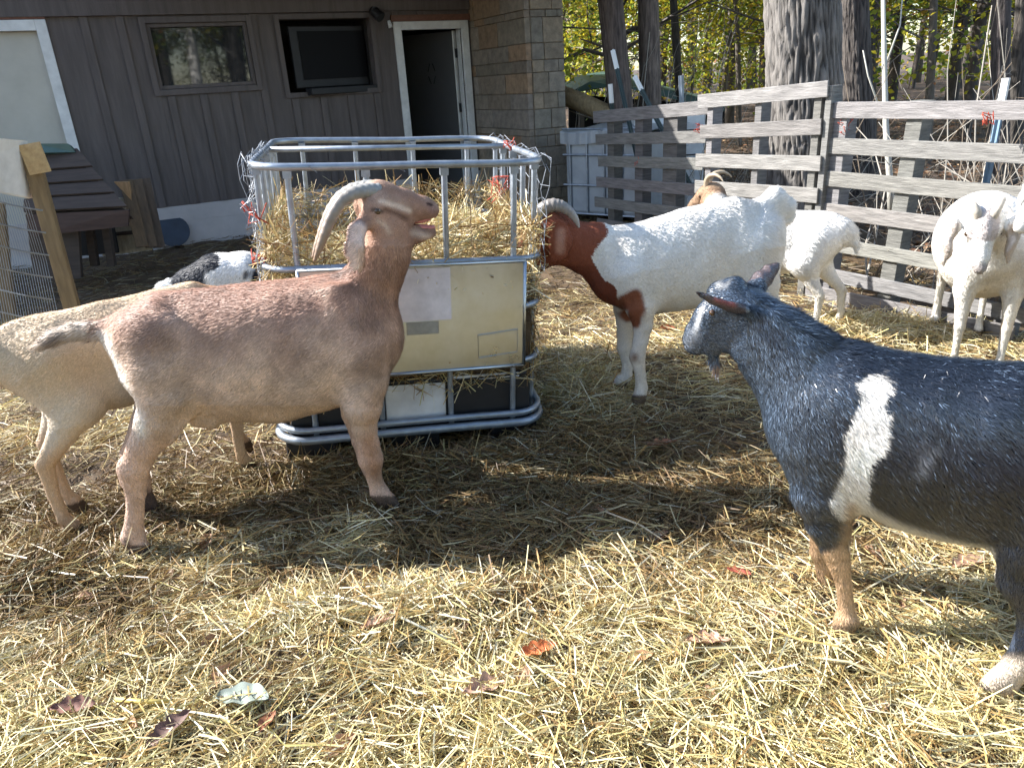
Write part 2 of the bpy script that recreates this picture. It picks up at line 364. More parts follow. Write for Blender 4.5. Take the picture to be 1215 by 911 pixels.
# television on a bracket in the recess
tv = empty('television', WP(1.0, 1.4, -.2), 'black flat television on a wall bracket inside the open window recess', 'television')
ta = math.radians(-10); tu = UW * math.cos(ta) + NW * math.sin(ta); tn = NW * math.cos(ta) - UW * math.sin(ta)
b = MB(); b.box(WP(1.06, 1.74, -.10), (.86, .045, .60), (tu, tn, ZU)); b.build('casing', M['black_plastic'], tv, bevel=.008)
b = MB(); b.box(WP(1.10, 1.755, -.10) + tn * .0245, (.76, .004, .47), (tu, tn, ZU)); b.build('screen', M['screen'], tv)
b = MB(); b.box(WP(1.12, 1.40, .0), (.78, .16, .07), (tu, tn, ZU)); b.build('shelf', M['black_plastic'], tv, bevel=.008)

# ------------------------------------------------------------------ things by the house, left
# gate with wire mesh, white panel and post
Yg = 4.4
gt = empty('wire_gate', D(60, 335, Yg) * np.array([1, 1, 0]), 'wire mesh gate with a chipped wooden post and white top panel at the left edge', 'gate')
def Dz(px, py, y=Yg): return D(px, py, y)
top = Dz(33, 172); bot = top.copy(); pd = Dz(80, 345) - top; bot = top + pd * (top[2] / -pd[2])
b = MB().color((.20, .14, .07)); b.beam(top, bot, .085, .05, up=(1, .2, 0)); b.build('post', M['wood'], gt, bevel=.003)
b = MB(); b.beam(Dz(38, 170) + np.array([.0, -.03, 0]), Dz(52, 205) + np.array([.0, -.03, 0]), .11, .02, up=(1, .2, 0)); b.build('post_cap', M['osb'], gt)
# panel boards and mesh run from the post towards the camera-left
e0 = Dz(26, 170); e1 = Dz(-60, 160, Yg - .55)
b = MB().color((.7, .7, .66)); b.poly([Dz(28, 168), Dz(-70, 158, Yg - .6), Dz(-70, 215, Yg - .6), Dz(34, 236)], (0.01, .02, 0)); b.build('panel', M['trim'], gt)
b = MB(); b.beam(Dz(18, 172) + np.array([0, .02, 0]), Dz(46, 240) + np.array([0, .02, 0]), .05, .03, up=(1, .2, 0)); b.build('side_board', M['rust_wood'], gt)
b = MB()
for k in range(6):
    y0 = 240 + k * 26; pts = [Dz(-70 + 140 * t * (1 + .0), y0 - 22 + 26 * t + 10 * math.sin(t * 2.2), Yg - .6 * (1 - t)) for t in np.linspace(0, .86 + .05 * min(k, 3) * .55, 12)]
    b.tube(pts, .0048, 6)
for k in range(34):
    t = k / 33; x0 = -70 + t * 103; b.tube([Dz(x0, 214 + 24 * t, Yg - .6 * (1 - t)), Dz(x0 + 22, 290 + 20 * t, Yg - .6 * (1 - t) + .05), Dz(x0 + 38, 385, Yg - .6 * (1 - t))], .0014, 5)
b.build('wire_mesh', M['galv'], gt)
b = MB().color((.12, .09, .05)); b.beam(Dz(-3, 240, Yg + .4), Dz(16, 420, Yg + .4), .07, .05, up=(1, .2, 0)); b.build('rear_post', M['wood'], gt)

# kennel / lean-to with lapped boards
Yk = 6.0
kn = empty('goat_shelter', D(110, 330, Yk) * np.array([1, 1, 0]), 'low dark shelter with lapped sloping roof boards against the house wall', 'shelter')
b = MB()
ys = [(178, 30, 93), (201, 30, 111), (217, 30, 124), (232, 30, 137), (249, 30, 153)]
prev = None
for k, (yy, xa, xb) in enumerate(ys):
    dn_ = .10 * k; y0 = Yk + .5 - dn_ * 1.3
    a = D(xa, yy + 6, y0); c = D(xb, yy, y0)
    if prev is not None:
        pa, pc = prev
        b.poly([pa + (0, 0, .0), pc, c + (0, 0, .018), a + (0, 0, .018)], (0, -.012, .014))
    prev = (a, c)
b.poly([D(30, 190, Yk + .5) - (0, 0, .05), D(93, 184, Yk + .5) - (0, 0, .05), D(153, 249, Yk) - (0, 0, .05), D(30, 255, Yk) - (0, 0, .05)], (0, .04, -.03)); b.build('roof', M['shingle'], kn)
a, c = prev; b = MB(); b.poly([a, c, c + (-.05, .02, -.13), a + (0, 0, -.17)], (0, .02, 0)); b.build('fascia', M['dark_red'], kn); b = MB(); b.poly([D(60, 240, 6.5), D(128, 236, 6.5), D(140, 300, 6.5), D(70, 306, 6.5)], (0, .03, 0)); b.build('back_wall', M['dark'], kn)
b = MB(); b.poly([D(30, 250, Yk + .1), D(92, 262, Yk + .1), D(96, 330, Yk + .1), D(40, 335, Yk + .1)], (0, .04, 0)); b.build('wall', M['shingle'], kn)
for x in (104, 124): bb = MB(); bb.beam(D(x, 255, Yk + .3), D(x + 9, 315, Yk + .3), .06, .05, up=(1, 0, 0)); bb.build('leg', M['shingle'], kn)
b = MB(); b.poly([D(45, 173, Yk + .5), D(85, 173, Yk + .5), D(94, 183, Yk + .5), D(50, 184, Yk + .45)], (0, -.05, .02)); b = b.build('tarp_piece', M['tarp'], kn)
pb = empty('board_panel', D(140, 300, 6.9) * np.array([1, 1, 0]), 'tan stained sheet of board with dark smears leaning behind the shelter', 'board')
b = MB().color((.34, .29, .20)); y_ = 6.75; b.poly([D(112, 235, y_), D(166, 235, y_), D(180, 297, y_ - .1), D(122, 304, y_ - .1)], (0, .03, 0)); b.build('sheet', M['wood'], pb)
b = MB(); b.poly([D(133, 256, y_ - .04), D(160, 250, y_ - .04), D(163, 262, y_ - .045), D(136, 267, y_ - .045)], (0, -.01, 0)); b.poly([D(122, 277, y_ - .07), D(172, 272, y_ - .08), D(172, 277, y_ - .08), D(122, 281, y_ - .07)], (0, -.01, 0)); b.build('dark_strip', M['shingle'], pb)
pc = empty('leaning_pallet', D(175, 300, 6.9) * np.array([1, 1, 0]), 'dark brown old pallet standing on end against the white foundation', 'pallet')
for k, (x0, x1, yy) in enumerate(((149, 168, 6.60), (161, 179, 6.66), (171, 188, 6.75))):
    b = MB().color((.11 - .015 * k, .07 - .008 * k, .035)); b.beam(D(x0, 214 - k, yy), D(x1 + 1, 293 + k * .5, yy - .12), .10, .03, up=(1, .5, 0)); b.build('slat', M['wood'], pc, bevel=.004)
b = MB().color((.45, .27, .13)); b.poly([D(135, 216, 6.55), D(152, 216, 6.55), D(156, 238, 6.55)], (0, .03, 0)); b.build('broken_board', M['wood'], pc)
# rubber basin leaning on the plinth
bs = empty('rubber_basin', G(208, 292), 'dark blue rubber feed pan tipped against the white foundation wall', 'feed pan')
b = MB(); q0 = G(207, 291); cyl = []
axis = np.array(NW) * .55 + ZU * .25; axis /= np.linalg.norm(axis); cpt = q0 + ZU * .13 + np.array([-.0, .03, 0])
b.tube([cpt - axis * .07, cpt - axis * .06, cpt + axis * .05, cpt + axis * .055, cpt + axis * .04, cpt - axis * .04], [.11, .125, .165, .16, .15, .10], 28); b.build('pan', M['blue_rubber'], bs, smooth=False)
b = MB(); b.tube([cpt - axis * .035, cpt - axis * .03], [.04, .03], 12); b.build('pan_highlight', M['trim'], bs)  # white disc standing in for the highlight inside the pan

# ------------------------------------------------------------------ pallet fence
def wood_shade(k=1.0):
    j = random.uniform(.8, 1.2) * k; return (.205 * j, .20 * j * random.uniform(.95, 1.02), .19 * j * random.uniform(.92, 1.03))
def pallet(name, label, L0, L1, top0, top1, slats, posts, wid, shade=1.0, base=True, depth=.10, group='pallets stood up as the pen fence'):
    """L0, L1 ground ends of the slatted face; slats: (z0, z1) heights of the slat at both ends; posts: fractions along"""
    L0 = np.array(L0, float); L1 = np.array(L1, float); u = L1 - L0; Ln = np.linalg.norm(u); u /= Ln; nrm = np.array([u[1], -u[0], 0.0])
    if nrm @ (EYE * [1, 1, 0] - L0) < 0: nrm = -nrm
    t = empty(name, (L0 + L1) / 2, label, 'pallet', group)
    for zz0, zz1, ww, j in slats:
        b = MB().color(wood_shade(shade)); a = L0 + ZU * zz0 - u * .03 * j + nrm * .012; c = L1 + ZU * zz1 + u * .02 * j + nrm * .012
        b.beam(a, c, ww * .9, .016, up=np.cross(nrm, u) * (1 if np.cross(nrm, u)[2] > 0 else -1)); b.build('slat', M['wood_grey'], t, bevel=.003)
    for fr, w_, lean, tz in posts:
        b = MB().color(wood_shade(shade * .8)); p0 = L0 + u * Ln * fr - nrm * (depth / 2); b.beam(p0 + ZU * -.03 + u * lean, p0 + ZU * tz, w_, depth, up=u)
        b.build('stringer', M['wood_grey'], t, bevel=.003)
    return t
Ra = G(963, 349); Rb = np.array([1.99 + .38 * 1.68, 4.66 - .66 * 1.68, 0])
sl = [(1.125, 1.125, .10, 1), (.925, .925, .10, -1), (.735, .73, .10, 0), (.545, .54, .10, 1), (.345, .335, .09, 0), (.155, .145, .09, 0)]
pallet('pallet', 'long grey pallet at the right with wide sunlit slats, behind the goat facing the camera', Ra, Rb, 0, 0, sl, [(.06, .09, 0, 1.16), (.42, .09, -.04, 1.17), (.93, .09, -.02, 1.17)], 0)
pb_ = empty('base_board', (Ra + Rb) / 2, 'grey board lying on edge in the straw under the right pallet', 'board')
b = MB().color(wood_shade(.8)); b.beam(Ra + ZU * .03 + np.array([-.06, -.05, 0]), Rb + ZU * .035 + np.array([-.05, 0, 0]), .11, .02); b.build('board', M['wood_grey'], pb_, bevel=.003)
M0 = np.array([1.40, 5.4, 0]); M1 = np.array([1.95, 4.6, 0])
sl = [(1.185, 1.245, .10, 0), (.99, 1.035, .10, -1), (.80, .825, .10, 0), (.62, .635, .10, 0), (.43, .44, .10, 0), (.24, .25, .10, 0)]
pallet('pallet', 'middle pallet of the fence with bright upper slats in front of the big oak trunk', M0, M1, 0, 0, sl, [(.10, .05, 0, 1.2), (.50, .05, 0, 1.22), (.93, .05, 0, 1.25), (1.0, .04, 0, 1.26)], 0)
K0 = np.array([.89, 6.9, 0]); K1 = np.array([1.56, 5.75, 0])
sl = [(1.05, 1.13, .11, 1), (.865, .925, .10, 0), (.68, .73, .10, -1), (.50, .535, .10, 0), (.32, .345, .10, 1), (.13, .15, .10, 0)]
pallet('pallet', 'shaded dark pallet nearest the house corner at the left end of the fence', K0, K1, 0, 0, sl, [(.14, .09, 0, 1.05), (.42, .10, 0, 1.08), (.70, .16, 0, 1.1)], 0, shade=.62)  # shade on this pallet is also put into its wood colour
# a run of fence beyond the frame
pallet('pallet', 'grey pallet continuing the fence at the right edge', Rb + np.array([.03, -.05, 0]), Rb + np.array([.42, -.75, 0]), 0, 0, [(z_, z_, .1, 0) for z_ in (1.1, .9, .7, .5, .3, .1)], [(.1, .09, 0, 1.15), (.9, .09, 0, 1.15)], 0)

def tpost(name, label, a, b_, tip, m_body, m_tip=None, r=.018):
    a, b_ = np.array(a), np.array(b_); g = empty(name, b_ * np.array([1, 1, 0]), label, 'fence post', 'steel posts behind the pallet fence')
    u_ = (a - b_); L = np.linalg.norm(u_); u_ /= L; foot = b_ + u_ * (-b_[2] / u_[2]) if b_[2] > 0 else b_
    c = a - u_ * tip
    x = np.cross(u_, (0, 1, 0)); x /= np.linalg.norm(x); yv = np.cross(u_, x)
    m1 = MB(); m1.box((foot + c) / 2, (r * 2.2, r * .5, np.linalg.norm(c - foot)), (x, yv, u_)); m1.box((foot + c) / 2 + yv * (r * .8), (r * .5, r * 1.2, np.linalg.norm(c - foot)), (x, yv, u_))
    for k in range(14): m1.box(foot + (c - foot) * (k + .5) / 14 - yv * r * .4, (r * .9, r * .5, .012), (x, yv, u_))
    m1.build('shaft', m_body, g)
    m2 = MB(); m2.box((a + c) / 2, (r * 2.25, r * .6, tip), (x, yv, u_)); m2.box((a + c) / 2 + yv * (r * .8), (r * .55, r * 1.2, tip), (x, yv, u_)); m2.build('tip', m_tip or M['tpost_tip'], g)
tpost('steel_post', 'tall dark green steel post with white tip leaning before the first trunk', D(727, 60, 7.3), D(744, 135, 7.1), .17, M['tpost'])
tpost('steel_post', 'upright green steel post with white tip nearest the stone corner', D(724, 100, 7.1), D(727, 140, 7.1), .16, M['tpost'])
tpost('steel_post', 'short leaning steel post with white tip below the second trunk', D(753, 91, 7.1), D(773, 130, 6.9), .15, M['tpost'])
tpost('steel_post', 'pale galvanised upright post where the dark and bright pallets meet', D(808, 90, 6.4), D(812, 240, 6.3), .1, M['galv'], M['galv'])
tpost('steel_post', 'blue steel post with whitened top behind the right pallet', D(1194, 93, 4.15), D(1163, 255, 4.15), .13, M['tpost_blue'])
def twine(label, P, n=5, s=.03, seed=0, group='red baling twine ties'):
    r_ = random.Random(seed); g = MB(); P = np.array(P)
    for k in range(n):
        q = [P + np.array([r_.uniform(-s, s), r_.uniform(-s * .4, s * .4), r_.uniform(-s, s)]) for _ in range(4)]
        pts = []
        for i in range(3):
            for t in (0, .33, .66): pts.append(q[i] * (1 - t) + q[i + 1] * t)
        g.tube(pts, .0022, 5)
    return tag(g.build('twine', M['red'], None, smooth=True), label, 'twine', group)
twine('red twine tied round the top slat beside the blue steel post', D(1172, 140, 3.72), 6, .035, 1)
twine('red twine knotted between the middle and right pallets', D(1003, 150, 4.55), 6, .05, 2)
twine('red twine tied where the dark pallet meets the middle pallet', D(830, 152, 5.4), 4, .04, 3)
twine('red twine hanging on the shaded dark pallet', D(757, 192, 6.4), 4, .05, 4)

# tarp-covered second tank in the shade
tk = empty('water_tank', D(690, 250, 8.2) * np.array([1, 1, 0]), 'pale plastic tank with a silver sheet over its top, shaded behind the dark pallet', 'tank')
tp0, tp1, tb = D(668, 158, 8.0), D(735, 150, 7.6), 0
b = MB(); Wd = tp1 - tp0; Wd[2] = 0; Wd /= np.linalg.norm(Wd); Dn = np.cross(ZU, Wd); zt = (tp0[2] + tp1[2]) / 2 - .02; c0 = (tp0 + tp1) / 2; L_ = .95
b.box(np.array([c0[0], c0[1], zt / 2]) + Dn * .45 + Wd * .16, (L_, .9, zt - .08), (Wd, Dn, ZU)); b.build('body', M['tank'], tk, bevel=.05)
b = MB()
for k in range(5): q = np.array([c0[0], c0[1], 0]) + Wd * (.16 - .4 + .2 * k) - Dn * .015; b.tube([q + ZU * .05, q + ZU * (zt - .03)], .011, 8)
for zz in (.06, .35, .65, .9): b.tube([np.array([c0[0], c0[1], zz]) + Wd * s_ - Dn * .02 for s_ in (-.32, .64)], .011, 8)
b.build('cage', M['galv'], tk)
nx_, ny_ = 60, 24; Vs = []
for j in range(ny_):
    for i in range(nx_):
        s_ = -.34 + i / (nx_ - 1) * 1.0; t_ = j / (ny_ - 1); base = np.array([c0[0], c0[1], 0]) + Wd * s_
        if t_ < .35: q = base - Dn * (.035 + .012 * math.sin(s_ * 47)) + ZU * (zt - .11 + .12 * t_ / .35 + .012 * math.sin(s_ * 9))
        else: q = base + Dn * (.95 * (t_ - .35) / .65 - .035) + ZU * (zt + .015 + .01 * math.sin(s_ * 21 + t_ * 9))
        Vs.append(q)
I = np.arange(nx_ * ny_).reshape(ny_, nx_); Fs = np.stack([I[:-1, :-1], I[:-1, 1:], I[1:, 1:], I[1:, :-1]], -1).reshape(-1, 4)
link_mesh('cover_sheet', Vs, Fs, M['tank'], tk, smooth=True)
# white appliance seen through the slats
fz = empty('white_cabinet', D(785, 240, 8.3) * np.array([1, 1, 0]), 'white metal cabinet seen through the gaps of the dark pallet', 'cabinet')
b = MB(); a_ = D(766, 140, 8.2); c_ = D(802, 140, 8.2); hh = a_[2]; cc_ = (a_ + c_) / 2; b.box((cc_[0] + .1, cc_[1] + .3, hh / 2), (.75, .6, hh)); b.build('case', M['trim'], fz, bevel=.015)
b = MB()
for zz in (.25, .55, .8): b.box((cc_[0] + .1, cc_[1] - .004, zz), (.74, .008, .012))
b.build('seam', M['black_plastic'], fz)

# log and tarp shelter behind
lg = MB().color((.30, .22, .12)); lg.tube([D(655, 108, 9.2), D(690, 122, 9.0), D(735, 142, 8.8), D(775, 168, 8.6)], [.10, .105, .10, .09], 14)
tag(lg.build('fallen_log', M['bark_v'], None, smooth=True), 'pale bare log slanting down behind the tank and dark pallet', 'log')
sh = empty('tarp_shelter', D(720, 200, 12) * np.array([1, 1, 0]), 'low dark green tarp shelter under the trees behind the tank', 'shelter')
b = MB(); b.poly([D(672, 112, 12), D(700, 97, 12), D(732, 92, 12.3), D(800, 108, 12), D(860, 124, 12), D(860, 132, 12), D(800, 118, 11.9), D(732, 102, 11.9), D(700, 106, 11.9)], (0, 1.5, .1)); b.build('tarp', M['tarp'], sh)
b = MB(); b.poly([D(675, 112, 12.6), D(860, 126, 12.6), D(860, 165, 12.6), D(675, 175, 12.6)], (0, .1, 0)); b.build('back', M['dark'], sh)
for x in (690, 850): bb = MB().color((.1, .08, .06)); bb.beam(D(x, 110, 12.1), D(x, 190, 12.1), .08, .08, up=(1, 0, 0)); bb.build('pole', M['wood'], sh)
# ------------------------------------------------------------------ trees
def trunk_mesh(pts, radii, seed, n=40, m=None, furrow=.0, col=(.17, .145, .125), col2=(.06, .05, .045), fine=90):
    """tapered trunk with real bark furrows; returns verts, faces, colours"""
    P = np.array(pts, float); R_ = np.array(radii, float)
    t = np.linspace(0, 1, len(P)); m = m or int(20 * len(P)); tt = np.linspace(0, 1, m)
    C_ = np.stack([np.interp(tt, t, P[:, k]) for k in range(3)], -1); rr = np.interp(tt, t, R_)
    a = np.linspace(0, 2 * math.pi, n, endpoint=False)
    A, Z = np.meshgrid(a, C_[:, 2]); rr2 = np.repeat(rr[:, None], n, 1)
    q = np.stack([np.cos(A) * rr2 * 9, np.sin(A) * rr2 * 9, Z * 2.6], -1)
    f1 = noise(q * np.array([3.2, 3.2, 1.0]), 1.6, seed); f2 = noise(q * np.array([6, 6, 2.2]), 2.0, seed + 3)
    ridge = np.abs(f1); dep = np.clip(1 - ridge * 2.2, 0, 1)
    rad = rr2 * (1 + .04 * noise(q * .3, 1, seed)) - furrow * dep + furrow * .35 * f2
    V = np.stack([C_[:, None, 0] + np.cos(A) * rad, C_[:, None, 1] + np.sin(A) * rad, np.repeat(C_[:, 2][:, None], n, 1)], -1).reshape(-1, 3)
    I = np.arange(m * n).reshape(m, n); J = np.roll(I, -1, 1)
    F = np.stack([I[:-1], J[:-1], J[1:], I[1:]], -1).reshape(-1, 4)
    k = np.clip(dep * 1.1, 0, 1).reshape(-1, 1) * (1 if furrow else .4)
    c = np.array(col)[None] * (1 - k) + np.array(col2)[None] * k
    c = c * (1 + .16 * f2.reshape(-1, 1))
    return V, F, c
def leaf_cards(P, size, cols, r, droop=.4):
    """one small folded leaf (two triangles making a rhomb) at every point"""
    n = len(P); d = r.normal(size=(n, 3)); d[:, 2] = d[:, 2] * .5 - droop * .3; d /= np.linalg.norm(d, axis=1)[:, None]
    s = r.normal(size=(n, 3)); s -= (s * d).sum(1)[:, None] * d; s /= np.linalg.norm(s, axis=1)[:, None]
    L = (size * r.uniform(.6, 1.35, n))[:, None]; up = np.cross(d, s)
    V = np.stack([P - d * L * .5, P + s * L * .33 + up * L * .1, P + d * L * .5, P - s * L * .33 + up * L * .1], 1).reshape(-1, 3)
    F = np.arange(4 * n).reshape(n, 4); return V, F, np.repeat(cols, 4, 0)
def crown_points(r, n, centre, rad, clumps):
    cc = r.normal(size=(clumps, 3)); cc /= np.linalg.norm(cc, axis=1)[:, None]; cc *= (r.uniform(.25, 1, clumps) ** .5)[:, None]
    i = r.integers(0, clumps, n); sp = r.uniform(.08, .24, clumps)
    q = cc[i] + r.normal(size=(n, 3)) * sp[i][:, None] * np.array([1, 1, .55]); return np.array(centre) + q * np.array(rad), cc[i]
LEAFC = np.array([(.20, .26, .035), (.34, .33, .03), (.45, .38, .03), (.10, .17, .03), (.26, .30, .05), (.38, .24, .035), (.07, .12, .03), (.30, .12, .03)])
def leaf_colors(r, n, w):
    i = r.choice(len(LEAFC), n, p=np.array(w) / sum(w)); return LEAFC[i] * r.uniform(.7, 1.25, (n, 1))
def branches(mb, r, base, n, h0, h1, spread, rad, up=.5):
    for k in range(n):
        t = r.uniform(0, 1); p = np.array(base, float) + ZU * (h0 + (h1 - h0) * t); a = r.uniform(0, 6.28); L = spread * r.uniform(.5, 1.1)
        d = np.array([math.cos(a), math.sin(a), up * r.uniform(.2, 1.4)]); pts = [p]
        for j in range(4): d = d + r.normal(size=3) * .22; pts.append(pts[-1] + d * L / 5)
        mb.tube(pts, np.linspace(rad, rad * .3, 5) * r.uniform(.6, 1.1), 6)
        for q in range(2):
            e = pts[2 + q] ; dd = d + r.normal(size=3) * .6; mb.tube([e, e + dd * L * .2, e + dd * L * .35 + r.normal(size=3) * .05], [rad * .4, rad * .3, rad * .12], 5)

# big trunks one can tell apart
def big_tree(label, px0, px1, ytop, depth, wpx, furrow=.01, col=(.17, .145, .125), col2=(.055, .045, .04), seed=1, high=9, ybot=250, crown=True):
    z_of = lambda x: D(x, ytop, depth)
    a = D(px0, ytop, depth); b_ = D(px1, ybot, depth); dirv = (a - b_) / (a[2] - b_[2]); foot = b_ - dirv * (b_[2] + .15)
    r = np.linalg.norm(D(px0 + wpx / 2, ytop, depth) - D(px0 - wpx / 2, ytop, depth)) / 2
    pts = [foot, foot + dirv * .25, foot + dirv * 1.0, foot + dirv * 2.5, foot + dirv * 5, foot + dirv * high]; pts[4] = pts[3] + ZU * 2.5 + dirv * (1, 1, 0) * 1.5; pts[5] = pts[4] + ZU * 4
    rad = [r * 1.4, r * 1.18, r * 1.05, r, r * .85, r * .6]
    V, F, c = trunk_mesh(pts, rad, seed, n=150 if furrow > .008 else 64, m=420 if furrow > .008 else 150, furrow=furrow, col=col, col2=col2)
    t = empty('tree', foot, label, 'tree'); link_mesh('trunk', V, F, M['bark_v'], t, col=c, smooth=True)
    rg = np.random.default_rng(seed + 50); mb = MB().color(tuple(np.array(col) * .6)); branches(mb, rg, pts[3], 9, .6, 5.5, 2.2, r * .28); mb.build('branches', M['twig'], t, smooth=True)
    if crown:
        P, _ = crown_points(rg, 2600, pts[5] + ZU * .3, (2.6, 2.6, 2.0), 22); V, F, c = leaf_cards(P, .13, leaf_colors(rg, len(P), (3, 3, 2, 3, 2, 1, 2, .5)), rg); link_mesh('crown', V, F, M['leaf'], t, col=c)
    return t
big_tree('massive oak trunk with deeply furrowed grey bark behind the middle pallet', 952, 957, 0, 6.3, 82, .022, (.185, .17, .155), (.035, .03, .027), 2, ybot=240, crown=False)
big_tree('brown smooth trunk leaning slightly, leftmost of the pair beside the leaning posts', 724, 737, 0, 8.8, 30, .005, (.13, .10, .085), (.06, .045, .04), 3, ybot=130)
big_tree('straight grey brown trunk, right one of the pair behind the dark pallet', 769, 772, 0, 9.3, 25, .004, (.19, .15, .125), (.09, .07, .06), 4, ybot=130)
big_tree('dark trunk directly right of the massive oak', 1011, 1018, 0, 8.6, 34, .012, (.10, .085, .075), (.03, .025, .025), 5, ybot=120)
big_tree('dark slender trunk above the blue steel post at the right', 1188, 1187, 0, 8.2, 20, .008, (.09, .075, .07), (.03, .025, .022), 6, ybot=100)
big_tree('dark trunk at the extreme right edge', 1213, 1206, 0, 8.8, 14, .006, (.08, .07, .06), (.03, .025, .022), 7, ybot=100)
big_tree('thin dark trunk between the second trunk and the oak', 799, 806, 0, 12, 9, .003, (.07, .06, .05), (.03, .025, .02), 8, ybot=110, crown=False)
# pale dead sapling with bare limbs
sp_ = empty('sapling', D(1050, 250, 5.6) * np.array([1, 1, 0]), 'pale bare young sapling behind the right pallet, thin enough to see beside', 'sapling')
mb = MB().color((.42, .41, .36)); mb.tube([D(1047, -40, 5.9), D(1049, 60, 5.8), D(1051, 150, 5.7), D(1056, 215, 5.6), D(1058, 262, 5.6)], [.012, .018, .022, .024, .028], 8)
mb.tube([D(1050, 80, 5.8), D(1068, 30, 5.9), D(1072, -20, 6.0)], [.009, .006, .004], 6); mb.tube([D(1051, 150, 5.7), D(1030, 90, 5.8), D(1024, 60, 5.8)], [.008, .006, .004], 6)
mb.build('stem', M['twig'], sp_, smooth=True)

# three kinds of small wood tree, copied through the wood
def wood_tree(kind, seed):
    r = np.random.default_rng(seed); t = empty('tree', (0, 0, 0), 'x', 'tree', 'trees of the wood behind the fence')
    h = r.uniform(8, 11); bend = r.normal(size=2) * .35
    pts = [(0, 0, -.4), (bend[0] * .2, bend[1] * .2, 2), (bend[0] * .6, bend[1] * .6, 4.5), (bend[0], bend[1], h)]
    r0 = [.10, .055, .13][kind]; col = [(.085, .07, .06), (.14, .12, .10), (.07, .058, .05)][kind]
    V, F, c = trunk_mesh(pts, [r0 * 1.2, r0, r0 * .8, r0 * .3], seed, n=16, m=40, furrow=0, col=col, col2=tuple(np.array(col) * .5))
    link_mesh('trunk', V, F, M['bark_v'], t, col=c, smooth=True)
    mb = MB().color(tuple(np.array(col) * 1.1)); branches(mb, r, (bend[0] * .4, bend[1] * .4, 0), 16, 1.0, 7, 1.9, r0 * .3, .55); mb.build('branches', M['twig'], t)
    n = 5200; P = []; rad = [(2.0, 2.0, 3.0), (1.7, 1.7, 2.4), (2.3, 2.3, 2.6)][kind]; cz = [4.4, 3.4, 5.4][kind]
    P, _ = crown_points(r, n, (bend[0] * .5, bend[1] * .5, cz), rad, [34, 30, 30][kind])
    w = [(3, 4, 3, 2, 3, 1, 1, .3), (4, 5, 5, 1, 3, .8, .5, .2), (3, 1.5, .8, 4, 3, .6, 3, .4)][kind]
    V, F, c = leaf_cards(P, [.10, .09, .11][kind], leaf_colors(r, n, w), r); link_mesh('crown', V, F, M['leaf'], t, col=c)
    return t
def copy_tree_obj(o, parent=None):
    c = o.copy(); C.objects.link(c)
    if parent: c.parent = parent
    for ch in list(o.children): copy_tree_obj(ch, c)
    return c
WL = ['leafy yellow green tree standing in the wood behind the fence', 'young bright yellow leaved tree standing in the wood behind the fence', 'dark green leaved tree standing in the wood behind the fence']
protos = [wood_tree(k, 21 + k) for k in range(3)]
used = [False] * 3; r_ = random.Random(9)
spots = []
for k in range(46):
    for _ in range(40):
        px = r_.uniform(640, 1300); y = r_.choice([r_.uniform(10.5, 16), r_.uniform(14, 24), r_.uniform(20, 34)]); x = D(px, 100, y)[0]
        if all((x - a) ** 2 + (y - b) ** 2 > 1.9 for a, b, _ in spots): break
    spots.append((x, y, k % 3))
for i, (x, y, kd) in enumerate(spots):
    o = protos[kd] if not used[kd] else copy_tree_obj(protos[kd]); used[kd] = True
    o.location = (x, y, .012 * max(0, y - 9)); o.rotation_euler = (r_.uniform(-.05, .05), r_.uniform(-.05, .05), r_.uniform(0, 6.28)); s_ = r_.uniform(.8, 1.2); o.scale = (s_, s_, s_ * r_.uniform(.9, 1.15)); o['label'] = WL[kd]
# far wood that reads as one mass
rg = np.random.default_rng(77); n = 60000; ang = rg.uniform(-.25, 1.05, n); yy = rg.uniform(33, 52, n); xx = np.tan(ang) * yy
zc = rg.uniform(0, 1, n) ** 1.2 * 8.5; P = np.stack([xx, yy, zc], -1); k = noise(P, .55, 3) + .6 * noise(P, 1.6, 5); P = P[k > .05 + .12 * np.clip(P[:, 2] - 3, 0, 5)]
V1, F1, c1 = leaf_cards(P, .30, leaf_colors(rg, len(P), (3, 3, 2, 4, 2, 1, 4, 1)), rg)
fm = link_mesh('far_wood', V1, F1, M['leaf'], None, col=c1); tag(fm, 'distant mass of autumn leaves filling the back of the wood', 'wood', kind='stuff')
mb = MB()
for k in range(110):
    y = rg.uniform(30, 50); x = math.tan(rg.uniform(-.2, 1.0)) * y; mb.color(tuple(np.array((.07, .06, .05)) * rg.uniform(.5, 1.6))); l = rg.normal(size=2) * .4
    mb.tube([(x, y, -.5), (x + l[0] * .4, y, 4), (x + l[0], y + l[1], 12)], [.16, .13, .09], 6)
tag(mb.build('far_trunks', M['twig'], None), 'many thin distant trunks deep in the wood', 'trunks', kind='stuff')
# brush just behind the fence
mb = MB()
def brush(mb, n, x_of, zmax, seed, rad=.005):
    r = np.random.default_rng(seed)
    for k in range(n):
        x, y = x_of(r); p = np.array([x, y, -.03]); d = np.array([abs(r.normal()) * .5 - .08, r.normal() * .4, r.uniform(.4, 1.2)]); L = zmax * r.uniform(.3, 1.0); pts = [p]
        for j in range(4): d = d + r.normal(size=3) * .25; pts.append(pts[-1] + d * L / 4.5)
        cc = (.36, .33, .28) if r.uniform() < .6 else (.17, .13, .09); mb.color(tuple(np.array(cc) * r.uniform(.6, 1.3))); q = rad * r.uniform(.5, 1.5); mb.tube(pts, np.linspace(q, q * .35, 5), 5)
        for b_ in range(3):
            e = pts[r.integers(1, 4)]; dd = r.normal(size=3) * .4 + (0, 0, .3); mb.tube([e, e + dd * L * .25, e + dd * L * .45 + r.normal(size=3) * .04], [q * .5, q * .35, q * .2], 4)
